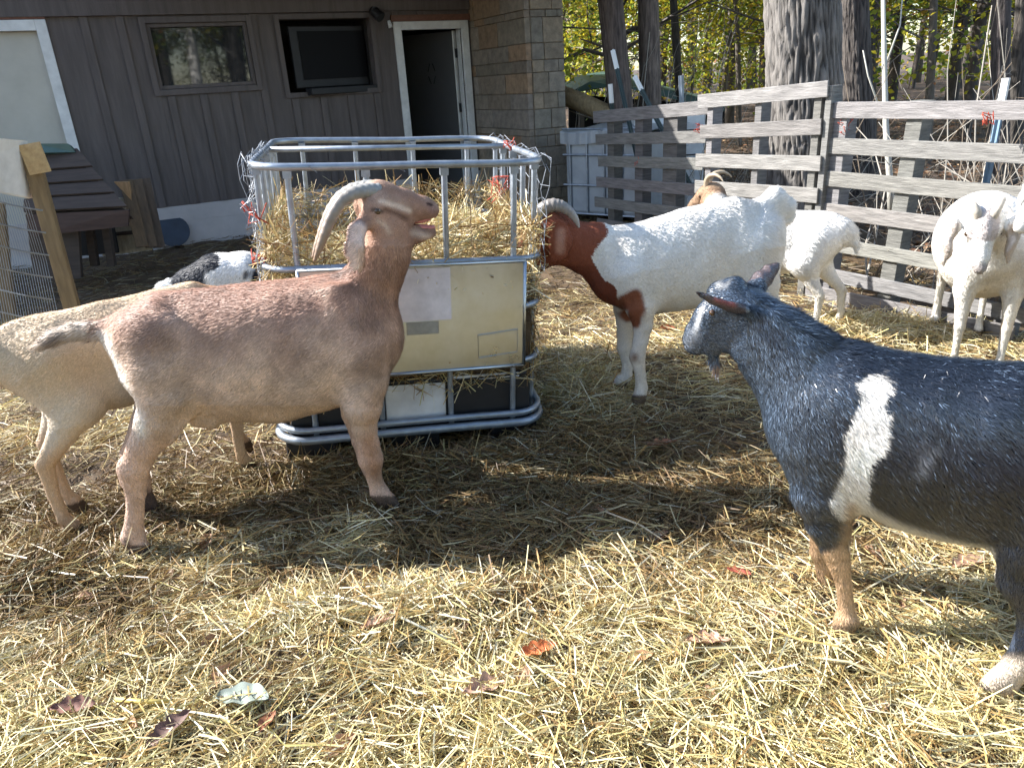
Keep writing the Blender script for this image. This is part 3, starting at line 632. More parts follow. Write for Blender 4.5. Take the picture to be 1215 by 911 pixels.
def bx(r):
    t = r.uniform(0, 1); a = Ra[:2] * (1 - t) + Rb[:2] * t; o = abs(r.normal()) * .9 + .45; return a[0] + o * .86, a[1] + o * .5
brush(mb, 190, bx, 1.5, 5)
def bx2(r):
    t = r.uniform(0, 1); return 1.6 + t * 1.6 + r.normal() * .2, 6.6 + r.uniform(0, 2.2)
brush(mb, 90, bx2, 1.3, 6)
def bx3(r): return r.uniform(.6, 2.2), r.uniform(9, 11)
brush(mb, 60, bx3, 2.4, 8, .008)
tag(mb.build('brushwood', M['twig'], None), 'tangle of pale bare twigs behind the fence', 'brush', kind='stuff')
# leaf litter on the ground outside the pen
rg = np.random.default_rng(5); n = 26000; y = 3 + 22 * rg.uniform(0, 1, n) ** 1.6; x = 2.0 + rg.uniform(0, 1, n) * (2 + y * .9)
x = np.where(y > 8.5, x - (y - 8.5) * .9 * rg.uniform(0, 1, n), x)
P = np.stack([x, y, 0 * x], -1); P[:, 2] = hfor(P[:, :2]) + .01 + rg.uniform(0, .03, n)
base = np.array([(.22, .10, .045), (.30, .17, .09), (.14, .07, .04), (.36, .24, .14), (.20, .14, .09)]); cc = base[rg.integers(0, 5, n)] * rg.uniform(.6, 1.3, (n, 1))
V, F, c = leaf_cards(P, .085, cc, rg, 0); V[:, 2] = np.repeat(P[:, 2], 4) + (V[:, 2] - np.repeat(P[:, 2], 4)) * .35
tag(link_mesh('fallen_leaves', V, F, M['litter'], None, col=c), 'brown leaf litter covering the woodland floor behind the fence', 'leaf litter', kind='stuff')

# trees standing outside the frame: they show in the window's reflection
def plain_tree(label, x, y, r, h, seed, col=(.15, .12, .10), crown=None, n=2500, nb=10):
    V, F, c = trunk_mesh([(x, y, -.3), (x, y, 1), (x + .1, y, 3), (x + .15, y, h)], [r * 1.3, r, r * .9, r * .5], seed, n=40, m=90, furrow=.006, col=col, col2=tuple(np.array(col) * .4))
    t = empty('tree', (x, y, 0), label, 'tree'); link_mesh('trunk', V, F, M['bark_v'], t, col=c, smooth=True)
    rg = np.random.default_rng(seed); mb = MB().color(tuple(np.array(col) * .7)); branches(mb, rg, (x, y, 0), nb, 2.2, h, 2.4, r * .3); mb.build('branches', M['twig'], t)
    if crown:
        P, _ = crown_points(rg, n, crown[0], crown[1], crown[2]); V, F, c = leaf_cards(P, .12, leaf_colors(rg, n, (3, 3, 2, 3, 2, 1, 2, .5)), rg); link_mesh('crown', V, F, M['leaf'], t, col=c)
OFF = [('birch with white bark behind the photographer', 4.6, -3.2, .14, 9, 61, (.75, .74, .70)),
       ('dark trunk behind the photographer beside the birch', 3.7, -3.6, .20, 9, 62, (.05, .045, .04)),
       ('second dark trunk behind the photographer', 5.8, -3.0, .18, 9, 63, (.05, .045, .04)),
       ('third dark trunk far behind the photographer', 6.4, -7.5, .25, 9, 64, (.05, .045, .04))]
for k in range(13):
    c_ = copy_tree_obj(protos[k % 3]); c_.location = (3.0 + k * .8 + r_.uniform(-.6, .6), -7.5 - r_.uniform(0, 5), 0); c_.rotation_euler = (0, 0, k * 1.3); c_['group'] = 'trees behind the photographer'; c_['label'] = 'leafy tree of the wood behind the photographer'
for (lb, x, y, r, h, s_, col) in OFF: plain_tree(lb, x, y, r, h, s_, col, crown=((x, y, 5), (2.2, 2.2, 2.5), 24), n=2600)
# ------------------------------------------------------------------ hay cage made from a tank frame
def _R(yaw, roll, pitch):
    c, s = math.cos, math.sin
    return np.array([[c(yaw), -s(yaw), 0], [s(yaw), c(yaw), 0], [0, 0, 1]]) @ np.array([[c(roll), 0, s(roll)], [0, 1, 0], [-s(roll), 0, c(roll)]]) @ np.array([[1, 0, 0], [0, c(pitch), -s(pitch)], [0, s(pitch), c(pitch)]])
RB = _R(.186, .059, .019); OB = np.array([-.413, 2.762, -.006])
mm = Matrix.Identity(4)
for i in range(3):
    for j in range(3): mm[i][j] = RB[i][j]
    mm[i][3] = OB[i]
HW, DP, HT = .526, 1.109, 1.15
cage = empty('hay_feeder', label='galvanised tubular cage hay feeder with a metal front plate, filled with hay', cat='hay feeder', mat=mm)
def cpart(mb, name, mt, smooth=False, bevel=0, parent=None):
    o = mb.build(name, mt, None, smooth=smooth, bevel=bevel); o.parent = parent or cage; return o
def ring(z, r=.0135, grow=0.0, bend=0.004, seed=0):
    P = rrect(-HW - grow, HW + grow, -grow, DP + grow, z, .12, 7); out = []
    for i in range(len(P)):
        a, b = np.array(P[i]), np.array(P[(i + 1) % len(P)]); L = np.linalg.norm(b - a); k = max(1, int(L / .1))
        for j in range(k): out.append(a + (b - a) * j / k)
    out = np.array(out); out[:, 2] += bend * noise(out, 2.5, seed); return out
b = MB(); b.tube(ring(HT, .016, seed=1), .0135, 12, closed=True); b.tube([(-HW + .01, .70, HT - .004), (HW - .01, .72, HT - .004)], .012, 10)
cpart(b, 'top_rim', M['galv'], True)
for z, s_ in ((.79, 2), (.60, 3), (.37, 4)):
    b = MB(); P = ring(z, seed=s_, grow=.004)
    b.tube(P, .0125, 10, closed=True); cpart(b, 'hoop', M['galv'], True)
b = MB(); b.tube(ring(.145, grow=.012, seed=5), .014, 10, closed=True); b.tube(ring(.105, grow=.018, seed=5), .018, 10, closed=True); cpart(b, 'bottom_rail', M['galv'], True)
def upright(x, y, z0=.10, z1=HT - .01, r=.0115, lean=(0, 0)):
    b = MB(); b.tube([(x, y, z0), (x + lean[0] * .5, y + lean[1] * .5, (z0 + z1) / 2), (x + lean[0], y + lean[1], z1)], r, 10)
    b.box((x + lean[0], y + lean[1], z1 - .015), (.03, .026, .03)); cpart(b, 'upright', M['galv'])
for x, ln in ((-.395, -.005), (-.13, .0), (.15, 0), (.41, 0)): upright(x, .012, lean=(ln, 0))
for x in (-.40, -.15, .13, .40): upright(x, DP - .012)
for y in (.14, .34, .54, .76, .95): upright(HW - .008, y); upright(-HW + .008, y)
# plate with pressed border, sticker, label
pl = MB(); pl.box((.025, -.024, .575), (.845, .004, .43)); pl = cpart(pl, 'front_plate', M['galv_sheet'])
b = MB()
for z in (.361, .789): b.tube([(-.40, -.029, z), (.448, -.029, z)], .0065, 8)
for x in (-.398, .447): b.tube([(x, -.029, .361), (x, -.029, .789)], .006, 8)
cpart(b, 'plate_border', M['galv_sheet'], True, parent=pl)
b = MB(); b.box((.055, -.028, .675), (.205, .002, .205)); cpart(b, 'paper_label', M['paper'], parent=pl)
b = MB(); b.box((.045, -.0275, .543), (.125, .002, .05)); cpart(b, 'grey_sticker', M['sticker'], parent=pl)
b = MB()
for p0, p1 in (((.26, .50), (.42, .515)), ((.42, .515), (.42, .42)), ((.42, .42), (.262, .405)), ((.262, .405), (.26, .50))): b.tube([(p0[0], -.027, p0[1]), (p1[0], -.027, p1[1])], .0022, 6)
b.box((.34, -.0265, .459), (.154, .0015, .082)); cpart(b, 'embossed_panel', M['galv_sheet'], parent=pl)
# pallet base and plastic tub remains
b = MB(); b.box((0, DP / 2, .095), (2 * HW - .04, DP - .04, .02))
for x in (-.42, 0, .42):
    for y in (.11, DP / 2, DP - .11): b.box((x, y, .035), (.20, .17, .10))
    b.box((x, DP / 2, -.005), (.18, DP - .06, .02))
cpart(b, 'plastic_base', M['black_plastic'], bevel=.012)
b = MB(); zt = .30
b.box((0, .035, .20), (2 * HW - .08, .012, .20)); b.box((-HW + .045, DP / 2, .20), (.012, DP - .1, .2)); b.box((HW - .045, DP / 2, .20), (.012, DP - .1, .2)); b.box((0, DP - .045, .2), (2 * HW - .08, .012, .2))
b.box((0, DP / 2, .11), (2 * HW - .1, DP - .1, .01)); b.tube([(-.48, .03, .30), (-.1, .028, .305), (.2, .03, .298), (.47, .03, .305)], .012, 8); tub = cpart(b, 'plastic_tub', M['black_plastic'])
b = MB(); b.box((.008, .024, .215), (.245, .008, .155)); b.box((.30, .026, .302), (.28, .012, .022)); b.box((-.28, .026, .302), (.22, .012, .02)); cpart(b, 'white_patch', M['white_plastic'], bevel=.004, parent=tub)
# wire mesh wrapped on both sides
rg = np.random.default_rng(4)
for sgn in (1, -1):
    b = MB(); x = sgn * (HW + .016); ys_ = np.linspace(.02, DP - .06, 13); zs_ = np.linspace(.72, HT + .01, 9)
    if sgn < 0: ys_ = np.linspace(.0, .75, 26)
    J = rg.normal(size=(len(zs_), len(ys_), 3)) * (.008 if sgn > 0 else .012)
    for i in range(len(ys_)):
        b.tube([np.array([x, ys_[i], zs_[k]]) + J[k, i] for k in range(len(zs_))], .0012 if sgn < 0 else .0015, 4)
    for k in range(len(zs_)):
        b.tube([np.array([x, ys_[i], zs_[k] + (.018 if i % 2 else 0)]) + J[k, i] for i in range(len(ys_))], .0013, 4)
    for i in range(0, len(ys_), 2): b.tube([np.array([x, ys_[i], HT]) + J[-1, i], np.array([x - sgn * .01, ys_[i] + .02, HT + .028]), np.array([x - sgn * .03, ys_[i] + .03, HT + .01])], .0013, 4)
    cpart(b, 'wire_mesh', M['wire'])
b = MB()
for k in range(14):
    P = ring(HT, seed=1)[rg.integers(0, 400) % 60]; a0 = P; pts = [a0 + rg.normal(size=3) * .012 for _ in range(5)]; b.tube(pts, .0013, 4)
cpart(b, 'loose_wire', M['wire'])
def LB(x, y, z): return OB + RB @ np.array([x, y, z])
twine('red twine tied round the upper left upright of the hay feeder', LB(-HW - .01, .1, .98), 6, .045, 11)
twine('red twine dangling from the left hoop of the hay feeder', LB(-HW - .01, .08, .82), 6, .035, 12)
twine('red twine at the top rear corner of the hay feeder rim', LB(HW - .02, .55, HT + .01), 4, .035, 13)
twine('red twine hanging low on the right side of the hay feeder', LB(HW + .005, .25, .50), 6, .04, 14)
twine('red twine threaded down the right side bars of the hay feeder', LB(HW - .02, .75, .95), 6, .07, 15)
# ------------------------------------------------------------------ straw strands
def strands(P, Dv, L, W, r, bend=.12, lift=None):
    """bent flat stalks: centre P, unit direction Dv, length L, width W"""
    n = len(P); s = r.normal(size=(n, 3)); s -= (s * Dv).sum(1)[:, None] * Dv; s /= np.linalg.norm(s, axis=1)[:, None]; up = np.cross(Dv, s)
    L = L[:, None]; W = W[:, None]; bd = r.normal(size=(n, 1)) * bend
    a = P - Dv * L * .5 + up * L * bd * .5; c = P + Dv * L * .5 + up * L * bd * .5; m_ = P - up * L * bd * .3 + Dv * L * r.uniform(-.15, .15, (n, 1))
    sd_ = s * W * .5; sd2 = up * W * .35
    V = np.stack([a - sd_, a + sd_, m_ - sd_ * 1.1 + sd2, m_ + sd_ * 1.1 + sd2, c - sd_ * .6, c + sd_ * .6], 1).reshape(-1, 3)
    b0 = np.arange(n)[:, None] * 6; F = np.concatenate([b0 + [0, 1, 3, 2], b0 + [2, 3, 5, 4]], 0); return V, F
STRAWC = np.array([(.60, .47, .22), (.70, .59, .34), (.50, .345, .14), (.38, .235, .095), (.76, .69, .50), (.53, .46, .20), (.26, .15, .06), (.60, .55, .33)])
def straw_obj(name, P, Dv, L, W, r, cols, mt, parent=None, bend=.12):
    V, F = strands(P, Dv, L, W, r, bend); return link_mesh(name, V, F, mt, parent, col=np.repeat(cols, 6, 0))
# hay inside the feeder (local coordinates)
rg = np.random.default_rng(31)
def hay_h(x, y): return .755 + .13 * np.exp(-((x - .20) / .27) ** 2 - ((y - .5) / .4) ** 2) - .07 * np.clip(np.abs(x) / .5, 0, 1) ** 3 + .03 * np.sin(x * 9 + 1) * np.cos(y * 7) - .16 * np.clip(y - .45, 0, 1) - .06 * np.clip(-x, 0, 1) - .05 * np.exp(-((y) / .12) ** 2)
g = 40; X, Y = np.meshgrid(np.linspace(-.49, .49, g), np.linspace(.04, DP - .04, g)); Vt = np.stack([X, Y, hay_h(X, Y) - .03], -1).reshape(-1, 3); I = np.arange(g * g).reshape(g, g)
F = [tuple(q) for q in np.stack([I[:-1, :-1], I[:-1, 1:], I[1:, 1:], I[1:, :-1]], -1).reshape(-1, 4)]
bot = Vt.copy(); bot[:, 2] = .28; F2 = [tuple(np.array(q)[::-1] + g * g) for q in F]; side = []
edge = list(I[0]) + list(I[1:, -1]) + list(I[-1, -2::-1]) + list(I[-2:0:-1, 0])
for i in range(len(edge)): a, c = edge[i], edge[(i + 1) % len(edge)]; side.append((a, a + g * g, c + g * g, c))
hb = link_mesh('hay_core', np.concatenate([Vt, bot]), F + F2 + side, M['soil'], None, smooth=False)
hayroot = empty('hay', label='heap of loose yellow hay filling the tubular feeder cage', cat='hay', mat=mm); hb.parent = hayroot
n = 9000; x = rg.uniform(-.5, .5, n); y = rg.uniform(.03, DP - .03, n); P = np.stack([x, y, hay_h(x, y) + rg.uniform(-.03, .035, n)], -1)
d = rg.normal(size=(n, 3)); d[:, 2] *= .28; d[:, 1] *= .9; d /= np.linalg.norm(d, axis=1)[:, None]
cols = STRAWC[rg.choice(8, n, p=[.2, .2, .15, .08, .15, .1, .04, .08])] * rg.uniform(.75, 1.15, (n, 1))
P2 = []; 
m2 = 9000; f = rg.integers(0, 4, m2); q = rg.uniform(-1, 1, m2); z = rg.uniform(.28, .93, m2); o_ = rg.uniform(-.01, .03, m2)
# sides: front, right, left, back
px_ = np.select([f == 0, f == 1, f == 2, f == 3], [q * .5, HW - .03 + o_, -HW + .03 - o_, q * .5]); py_ = np.select([f == 0, f == 1, f == 2, f == 3], [.03 - o_ * .6, DP / 2 + q * .5, DP / 2 + q * .5, DP - .03 + o_])
keep = ~((f == 0) & (z > .36) & (z < .8) ); P2 = np.stack([px_, py_, z], -1)[keep]; f = f[keep]
d2 = rg.normal(size=(len(P2), 3)); d2[:, 0] *= np.where((f == 0) | (f == 3), 1, .35); d2[:, 1] *= np.where((f == 0) | (f == 3), .35, 1); d2[:, 2] *= .8; d2 /= np.linalg.norm(d2, axis=1)[:, None]
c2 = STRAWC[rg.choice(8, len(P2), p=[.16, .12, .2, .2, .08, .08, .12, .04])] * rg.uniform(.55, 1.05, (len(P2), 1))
PP = np.concatenate([P, P2]); DD = np.concatenate([d, d2]); CC = np.concatenate([cols, c2]); nn = len(PP)
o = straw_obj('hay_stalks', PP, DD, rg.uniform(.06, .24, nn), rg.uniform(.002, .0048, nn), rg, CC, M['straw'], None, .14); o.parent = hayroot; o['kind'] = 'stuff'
# ------------------------------------------------------------------ goats: one continuous body each, grown from tapered limbs
def sdf_mesh(prims, res, k=.03, subs=()):
    A = np.array([p[0] for p in prims]); B = np.array([p[1] for p in prims]); Rm = max(max(p[2], p[3]) for p in prims)
    lo = np.minimum(A.min(0), B.min(0)) - Rm - .03; hi = np.maximum(A.max(0), B.max(0)) + Rm + .03
    N = np.ceil((hi - lo) / res).astype(int) + 1; d = np.full(N, 1.0, np.float32)
    def cdist(p, sl_lo, sl_hi):
        a, b, ra, rb, lat, nv = p[:6]; a = np.array(a, float); b = np.array(b, float); nv = np.array(nv, float); nv = nv / np.linalg.norm(nv)
        g = np.meshgrid(*[lo[q] + res * np.arange(sl_lo[q], sl_hi[q]) for q in range(3)], indexing='ij'); X = np.stack(g, -1) - a
        ab = b - a
        if lat != 1: X = X + (X @ nv)[..., None] * nv * (1 / lat - 1); ab = ab + (ab @ nv) * nv * (1 / lat - 1)
        L2 = max(ab @ ab, 1e-9); t = np.clip((X @ ab) / L2, 0, 1); q = np.linalg.norm(X - t[..., None] * ab, axis=-1) - (ra + (rb - ra) * t)
        return q * min(1, max(lat, .45))
    def smin(a, b, k):
        h = np.maximum(k - np.abs(a - b), 0) / k; return np.minimum(a, b) - h * h * k * .25
    def block(a, b, R_):
        l = np.minimum(a, b) - R_; h = np.maximum(a, b) + R_
        return np.clip(np.floor((l - lo) / res).astype(int), 0, N - 1), np.clip(np.ceil((h - lo) / res).astype(int) + 1, 1, N)
    groups = {}
    for i, p in enumerate(prims): groups.setdefault(p[6] if len(p) > 6 else -i - 1, []).append(p)
    pad = k * 1.5 + res * 3
    for gp in groups.values():
        Aa = np.min([np.minimum(p[0], p[1]) for p in gp], 0); Bb = np.max([np.maximum(p[0], p[1]) for p in gp], 0); Rg = max(max(p[2], p[3]) for p in gp) + pad
        i0, i1 = block(Aa, Bb, Rg); t_ = np.full(i1 - i0, 1.0, np.float32)
        for p in gp:
            j0, j1 = block(p[0], p[1], max(p[2], p[3]) + pad); q = cdist(p, j0, j1); sl = tuple(slice(j0[c] - i0[c], j1[c] - i0[c]) for c in range(3))
            t_[sl] = smin(t_[sl], q, max(.25 * min(p[2], p[3]), 1e-4))
        sl = tuple(slice(i0[c], i1[c]) for c in range(3)); kk = min(k, 1.1 * max(max(p[2], p[3]) for p in gp)); d[sl] = smin(d[sl], t_, kk)
    for p in subs:
        j0, j1 = block(p[0], p[1], max(p[2], p[3]) + res * 2); sl = tuple(slice(j0[c], j1[c]) for c in range(3)); d[sl] = np.maximum(d[sl], -cdist(p, j0, j1))
    s = d < 0; c = tuple(slice(0, -1) for _ in range(3)); n0, n1, n2 = (q - 1 for q in d.shape)
    acc = np.zeros((n0, n1, n2, 3), np.float32); cnt = np.zeros((n0, n1, n2), np.float32)
    def cor(arr, o): return arr[o[0]:o[0] + n0, o[1]:o[1] + n1, o[2]:o[2] + n2]
    for ax in range(3):
        o1, o2 = [q for q in range(3) if q != ax]
        for u in (0, 1):
            for v in (0, 1):
                a = [0, 0, 0]; a[o1] = u; a[o2] = v; b = list(a); b[ax] = 1
                va, vb = cor(d, a), cor(d, b); mk = (va < 0) != (vb < 0)
                t = np.where(mk, va / np.where(mk, va - vb, 1), 0); cnt += mk
                for q in range(3): acc[..., q] += mk * (a[q] + (t if q == ax else 0))
    act = cnt > 0; idx = -np.ones(act.shape, np.int64); ii = np.argwhere(act); idx[act] = np.arange(len(ii))
    V = lo + res * (ii + acc[act] / cnt[act][:, None]); F = []
    for ax in range(3):
        o1, o2 = [(1, 2), (2, 0), (0, 1)][ax]; sa = [slice(None)] * 3; sb = [slice(None)] * 3; sa[ax] = slice(0, -1); sb[ax] = slice(1, None)
        S0, S1 = s[tuple(sa)], s[tuple(sb)]
        for flip, mk in ((False, S0 & ~S1), (True, ~S0 & S1)):
            e = np.argwhere(mk); e = e[(e[:, o1] > 0) & (e[:, o2] > 0) & (e[:, o1] < act.shape[o1]) & (e[:, o2] < act.shape[o2])]
            def cell(da, db): q = e.copy(); q[:, o1] -= da; q[:, o2] -= db; return idx[q[:, 0], q[:, 1], q[:, 2]]
            Q = np.stack([cell(1, 1), cell(0, 1), cell(0, 0), cell(1, 0)], -1); F.append(Q[:, ::-1] if flip else Q)
    F = np.concatenate(F); F = F[(F >= 0).all(1)]; return V, F
def smoothstep(x): x = np.clip(x, 0, 1); return x * x * (3 - 2 * x)
def near(u, v, pts, r, soft):
    """1 inside r of a polyline in the side view, fading over soft"""
    Q = np.stack([u, v], -1); dm = np.full(len(u), 1e9)
    if len(pts) == 1: pts = [pts[0], pts[0]]
    for a, b in zip(pts[:-1], pts[1:]):
        a, b = np.array(a, float), np.array(b, float); ab = b - a; t = np.clip(((Q - a) @ ab) / max(ab @ ab, 1e-9), 0, 1); dm = np.minimum(dm, np.linalg.norm(Q - a - t[:, None] * ab, axis=1))
    return smoothstep((r + soft - dm) / max(soft, 1e-6) * .5 + 0) if soft else (dm < r) * 1.0
def mixc(c, col, m): return c * (1 - m[:, None]) + np.array(col)[None] * m[:, None]

class PixFrame:
    """side view of the animal measured in the photo, set upright on its own vertical plane"""
    def __init__(s, base, fwd):
        s.B = np.array([base[0], base[1], 0.0]); f = np.array([fwd[0], fwd[1], 0.0]); s.f = f / np.linalg.norm(f); s.l = np.array([-s.f[1], s.f[0], 0]); s.n = 1.0 if s.l @ (EYE - s.B) > 0 else -1.0
    def pt(s, u, v, off): p = PL(u, v, s.B + s.l * off, s.l) - s.B; return np.array([p @ s.f, off, p[2]])
    def rad(s, u, v, off, r):
        p = PL(u, v, s.B + s.l * off, s.l); return r * (-(RC.T @ (p - EYE))[2]) / FPX
    def uv(s, L):
        W = s.B + L[:, :1] * s.f + s.n * np.abs(L[:, 1:2]) * s.l + L[:, 2:3] * ZU; c = (W - EYE) @ RC; return CX + FPX * c[:, 0] / -c[:, 2], CY - FPX * c[:, 1] / -c[:, 2]
class MetFrame:
    def __init__(s, base, fwd, scale=1): s.B = np.array([base[0], base[1], base[2] if len(base) > 2 else 0.0]); f = np.array([fwd[0], fwd[1], 0.0]); s.f = f / np.linalg.norm(f); s.l = np.array([-s.f[1], s.f[0], 0]); s.k = scale
    def pt(s, u, v, off): return np.array([u, off, v]) * s.k
    def rad(s, u, v, off, r): return r * s.k
    def uv(s, L): return L[:, 0] / s.k, L[:, 2] / s.k

def goat(label, fr, chains, colfn, horns=(), eyes=(), subs=(), res=.008, k=.03, n_fur=20000, furlen=None, fur_mat='fur', hair_w=.0016, extra=None, seed=0, jitter=.16, hairmix=None, slim=None, nrm_jit=.13, group='goats in the pen', mouth=None):
    mt = Matrix(((fr.f[0], fr.l[0], 0, fr.B[0]), (fr.f[1], fr.l[1], 0, fr.B[1]), (0, 0, 1, fr.B[2]), (0, 0, 0, 1)))
    root = empty('goat', label=label, cat='goat', group=group, mat=mt)
    def prims_of(chs):
        out = []
        for ci, ch in enumerate(chs):
            pts, lat = ch[0], ch[1]; nv = ch[2] if len(ch) > 2 else (0, 1, 0)
            Q = [(fr.pt(u, v, o), fr.rad(u, v, o, r)) for (u, v, r, o) in pts]
            if len(Q) == 1: Q = Q * 2
            for a, b in zip(Q[:-1], Q[1:]): out.append((a[0], b[0], a[1], b[1], lat, nv, ci))
        return out
    prims = prims_of(chains) + (list(extra) if extra else [])
    V, F = sdf_mesh(prims, res, k, prims_of(subs))
    r = np.random.default_rng(seed + 100)
    tq = V[F]; fn_ = np.cross(tq[:, 2] - tq[:, 0], tq[:, 3] - tq[:, 1]); vn = np.zeros_like(V)
    for q in range(4): np.add.at(vn, F[:, q], fn_)
    vn /= np.linalg.norm(vn, axis=1)[:, None] + 1e-12; thick = smoothstep((V[:, 2] - .25) / .2)
    if slim is not None:
        u, v = fr.uv(V); sm = slim(u, v, V); V = V - vn * (sm * (.0045 + .0045 * smoothstep((V[:, 2] - .38) / .12)))[:, None]
    V = V + vn * ((.0016 * noise(V, 9, seed) + .0005 * noise(V, 30, seed + 2)) * (.35 + .65 * thick))[:, None]
    u, v = fr.uv(V); col = colfn(u, v, V)
    body = link_mesh('body', V, F, M['fur_skin'], None, col=col * .9, smooth=True); body.parent = root
    # hair
    T = V[F]; nrm = np.cross(T[:, 2] - T[:, 0], T[:, 3] - T[:, 1]); ar = np.linalg.norm(nrm, axis=1); nrm /= ar[:, None] + 1e-12
    fi = r.choice(len(F), n_fur, p=ar / ar.sum()); a, b = r.uniform(size=(2, n_fur, 1)); Tq = T[fi]
    P = (Tq[:, 0] * (1 - a) + Tq[:, 1] * a) * (1 - b) + (Tq[:, 3] * (1 - a) + Tq[:, 2] * a) * b; nn = nrm[fi]
    up_, vp = fr.uv(P); L, flow = furlen(up_, vp, P, r); c = colfn(up_, vp, P, hair=True)
    ok = L > .001; P, nn, L, flow, c, up_, vp = P[ok], nn[ok], L[ok], flow[ok], c[ok], up_[ok], vp[ok]; n = len(P)
    flow = flow + r.normal(size=(n, 3)) * .22 + .25 * np.stack([noise(P * 9, 1, 1), noise(P * 9, 1, 2), noise(P * 9, 1, 3)], -1) * .6
    tg = flow - (flow * nn).sum(1)[:, None] * nn; tg /= np.linalg.norm(tg, axis=1)[:, None] + 1e-9
    L = L * r.uniform(.6, 1.3, n); wd = np.cross(tg, nn) * (hair_w * r.uniform(.7, 1.4, (n, 1))); tip = P + tg * L[:, None] + nn * (L * r.uniform(.06, .30, n))[:, None]
    base = P - nn * .001; midp = P + tg * (L * .5)[:, None] + nn * (L * .18)[:, None]
    VV = np.stack([base - wd, base + wd, midp + wd * .8, midp - wd * .8, tip], 1).reshape(-1, 3)
    i0 = np.arange(n)[:, None] * 5; FQ = i0 + [0, 1, 2, 3]; FT = i0 + [3, 2, 4]
    jit = 1 + r.normal(size=(n, 1)) * jitter; c = np.clip(c * jit, .004, .95)
    if hairmix is not None: c = hairmix(c, up_, vp, P, r)
    me = bpy.data.meshes.new('coat'); me.vertices.add(len(VV)); me.vertices.foreach_set('co', VV.astype(np.float32).ravel())
    lv = np.concatenate([FQ.ravel(), FT.ravel()]).astype(np.int32); me.loops.add(len(lv)); me.loops.foreach_set('vertex_index', lv)
    ls = np.concatenate([np.arange(n) * 4, 4 * n + np.arange(n) * 3]).astype(np.int32); me.polygons.add(2 * n); me.polygons.foreach_set('loop_start', ls); me.update(calc_edges=True)
    at = me.color_attributes.new('Col', 'FLOAT_COLOR', 'POINT'); c4 = np.ones((len(VV), 4), np.float32); c4[:, :3] = np.repeat(c, 5, 0); at.data.foreach_set('color', c4.ravel())
    me.polygons.foreach_set('use_smooth', np.ones(len(me.polygons), bool))
    nv_ = nn + tg * .35 + r.normal(size=(n, 3)) * nrm_jit; nv_ /= np.linalg.norm(nv_, axis=1)[:, None]
    me.normals_split_custom_set_from_vertices(np.repeat(nv_, 5, 0).astype(np.float32))
    me.materials.append(M[fur_mat]); co = bpy.data.objects.new('coat', me); C.objects.link(co); co.parent = root; co['kind'] = 'stuff'
    for hn in horns:
        pts, cols = hn; Q = np.array([fr.pt(u, v, o) for (u, v, rr, o) in pts]); Rr = np.array([fr.rad(u, v, o, rr) for (u, v, rr, o) in pts])
        t = np.linspace(0, 1, len(Q)); tt = np.linspace(0, 1, 60)
        Q2 = np.stack([np.interp(tt, t, Q[:, i]) for i in range(3)], -1)
        for _ in range(6): Q2[1:-1] = (Q2[:-2] + Q2[1:-1] * 2 + Q2[2:]) / 4
        R2 = np.interp(tt, t, Rr) * (1 + .05 * np.sin(tt * 95)); mb = MB(); mb.tube(Q2, R2, 14); o = mb.build('horn', M['horn'], None, smooth=True)
        cc = np.repeat(np.array([np.array(cols[0]) * (1 - q) + np.array(cols[1]) * q for q in tt]), 14, 0) ; c4 = np.ones((len(cc), 4), np.float32); c4[:, :3] = cc
        o.data.color_attributes['Col'].data.foreach_set('color', c4.ravel()); o.parent = root
    for (u_, v_, r_e, off) in eyes:
        q = fr.pt(u_, v_, off); rr = fr.rad(u_, v_, off, r_e); bm = bmesh.new(); bmesh.ops.create_uvsphere(bm, u_segments=16, v_segments=10, radius=rr, matrix=Matrix.Translation(q))
        me = bpy.data.meshes.new('eye'); bm.to_mesh(me); bm.free(); me.polygons.foreach_set('use_smooth', np.ones(len(me.polygons), bool)); me.materials.append(M['eye']); o = bpy.data.objects.new('eye', me); C.objects.link(o); o.parent = root
    if mouth:
        mb = MB()
        for pts in mouth: mb.tube([fr.pt(u, v, o) for (u, v, rr, o) in pts], [fr.rad(u, v, o, rr) for (u, v, rr, o) in pts], 10)
        o = mb.build('mouth', M['mouth'], None, smooth=True); o.parent = root
    return root
def mirror(ch, o=None): return ([(u, v, r, -off) for (u, v, r, off) in ch[0]],) + tuple(ch[1:])

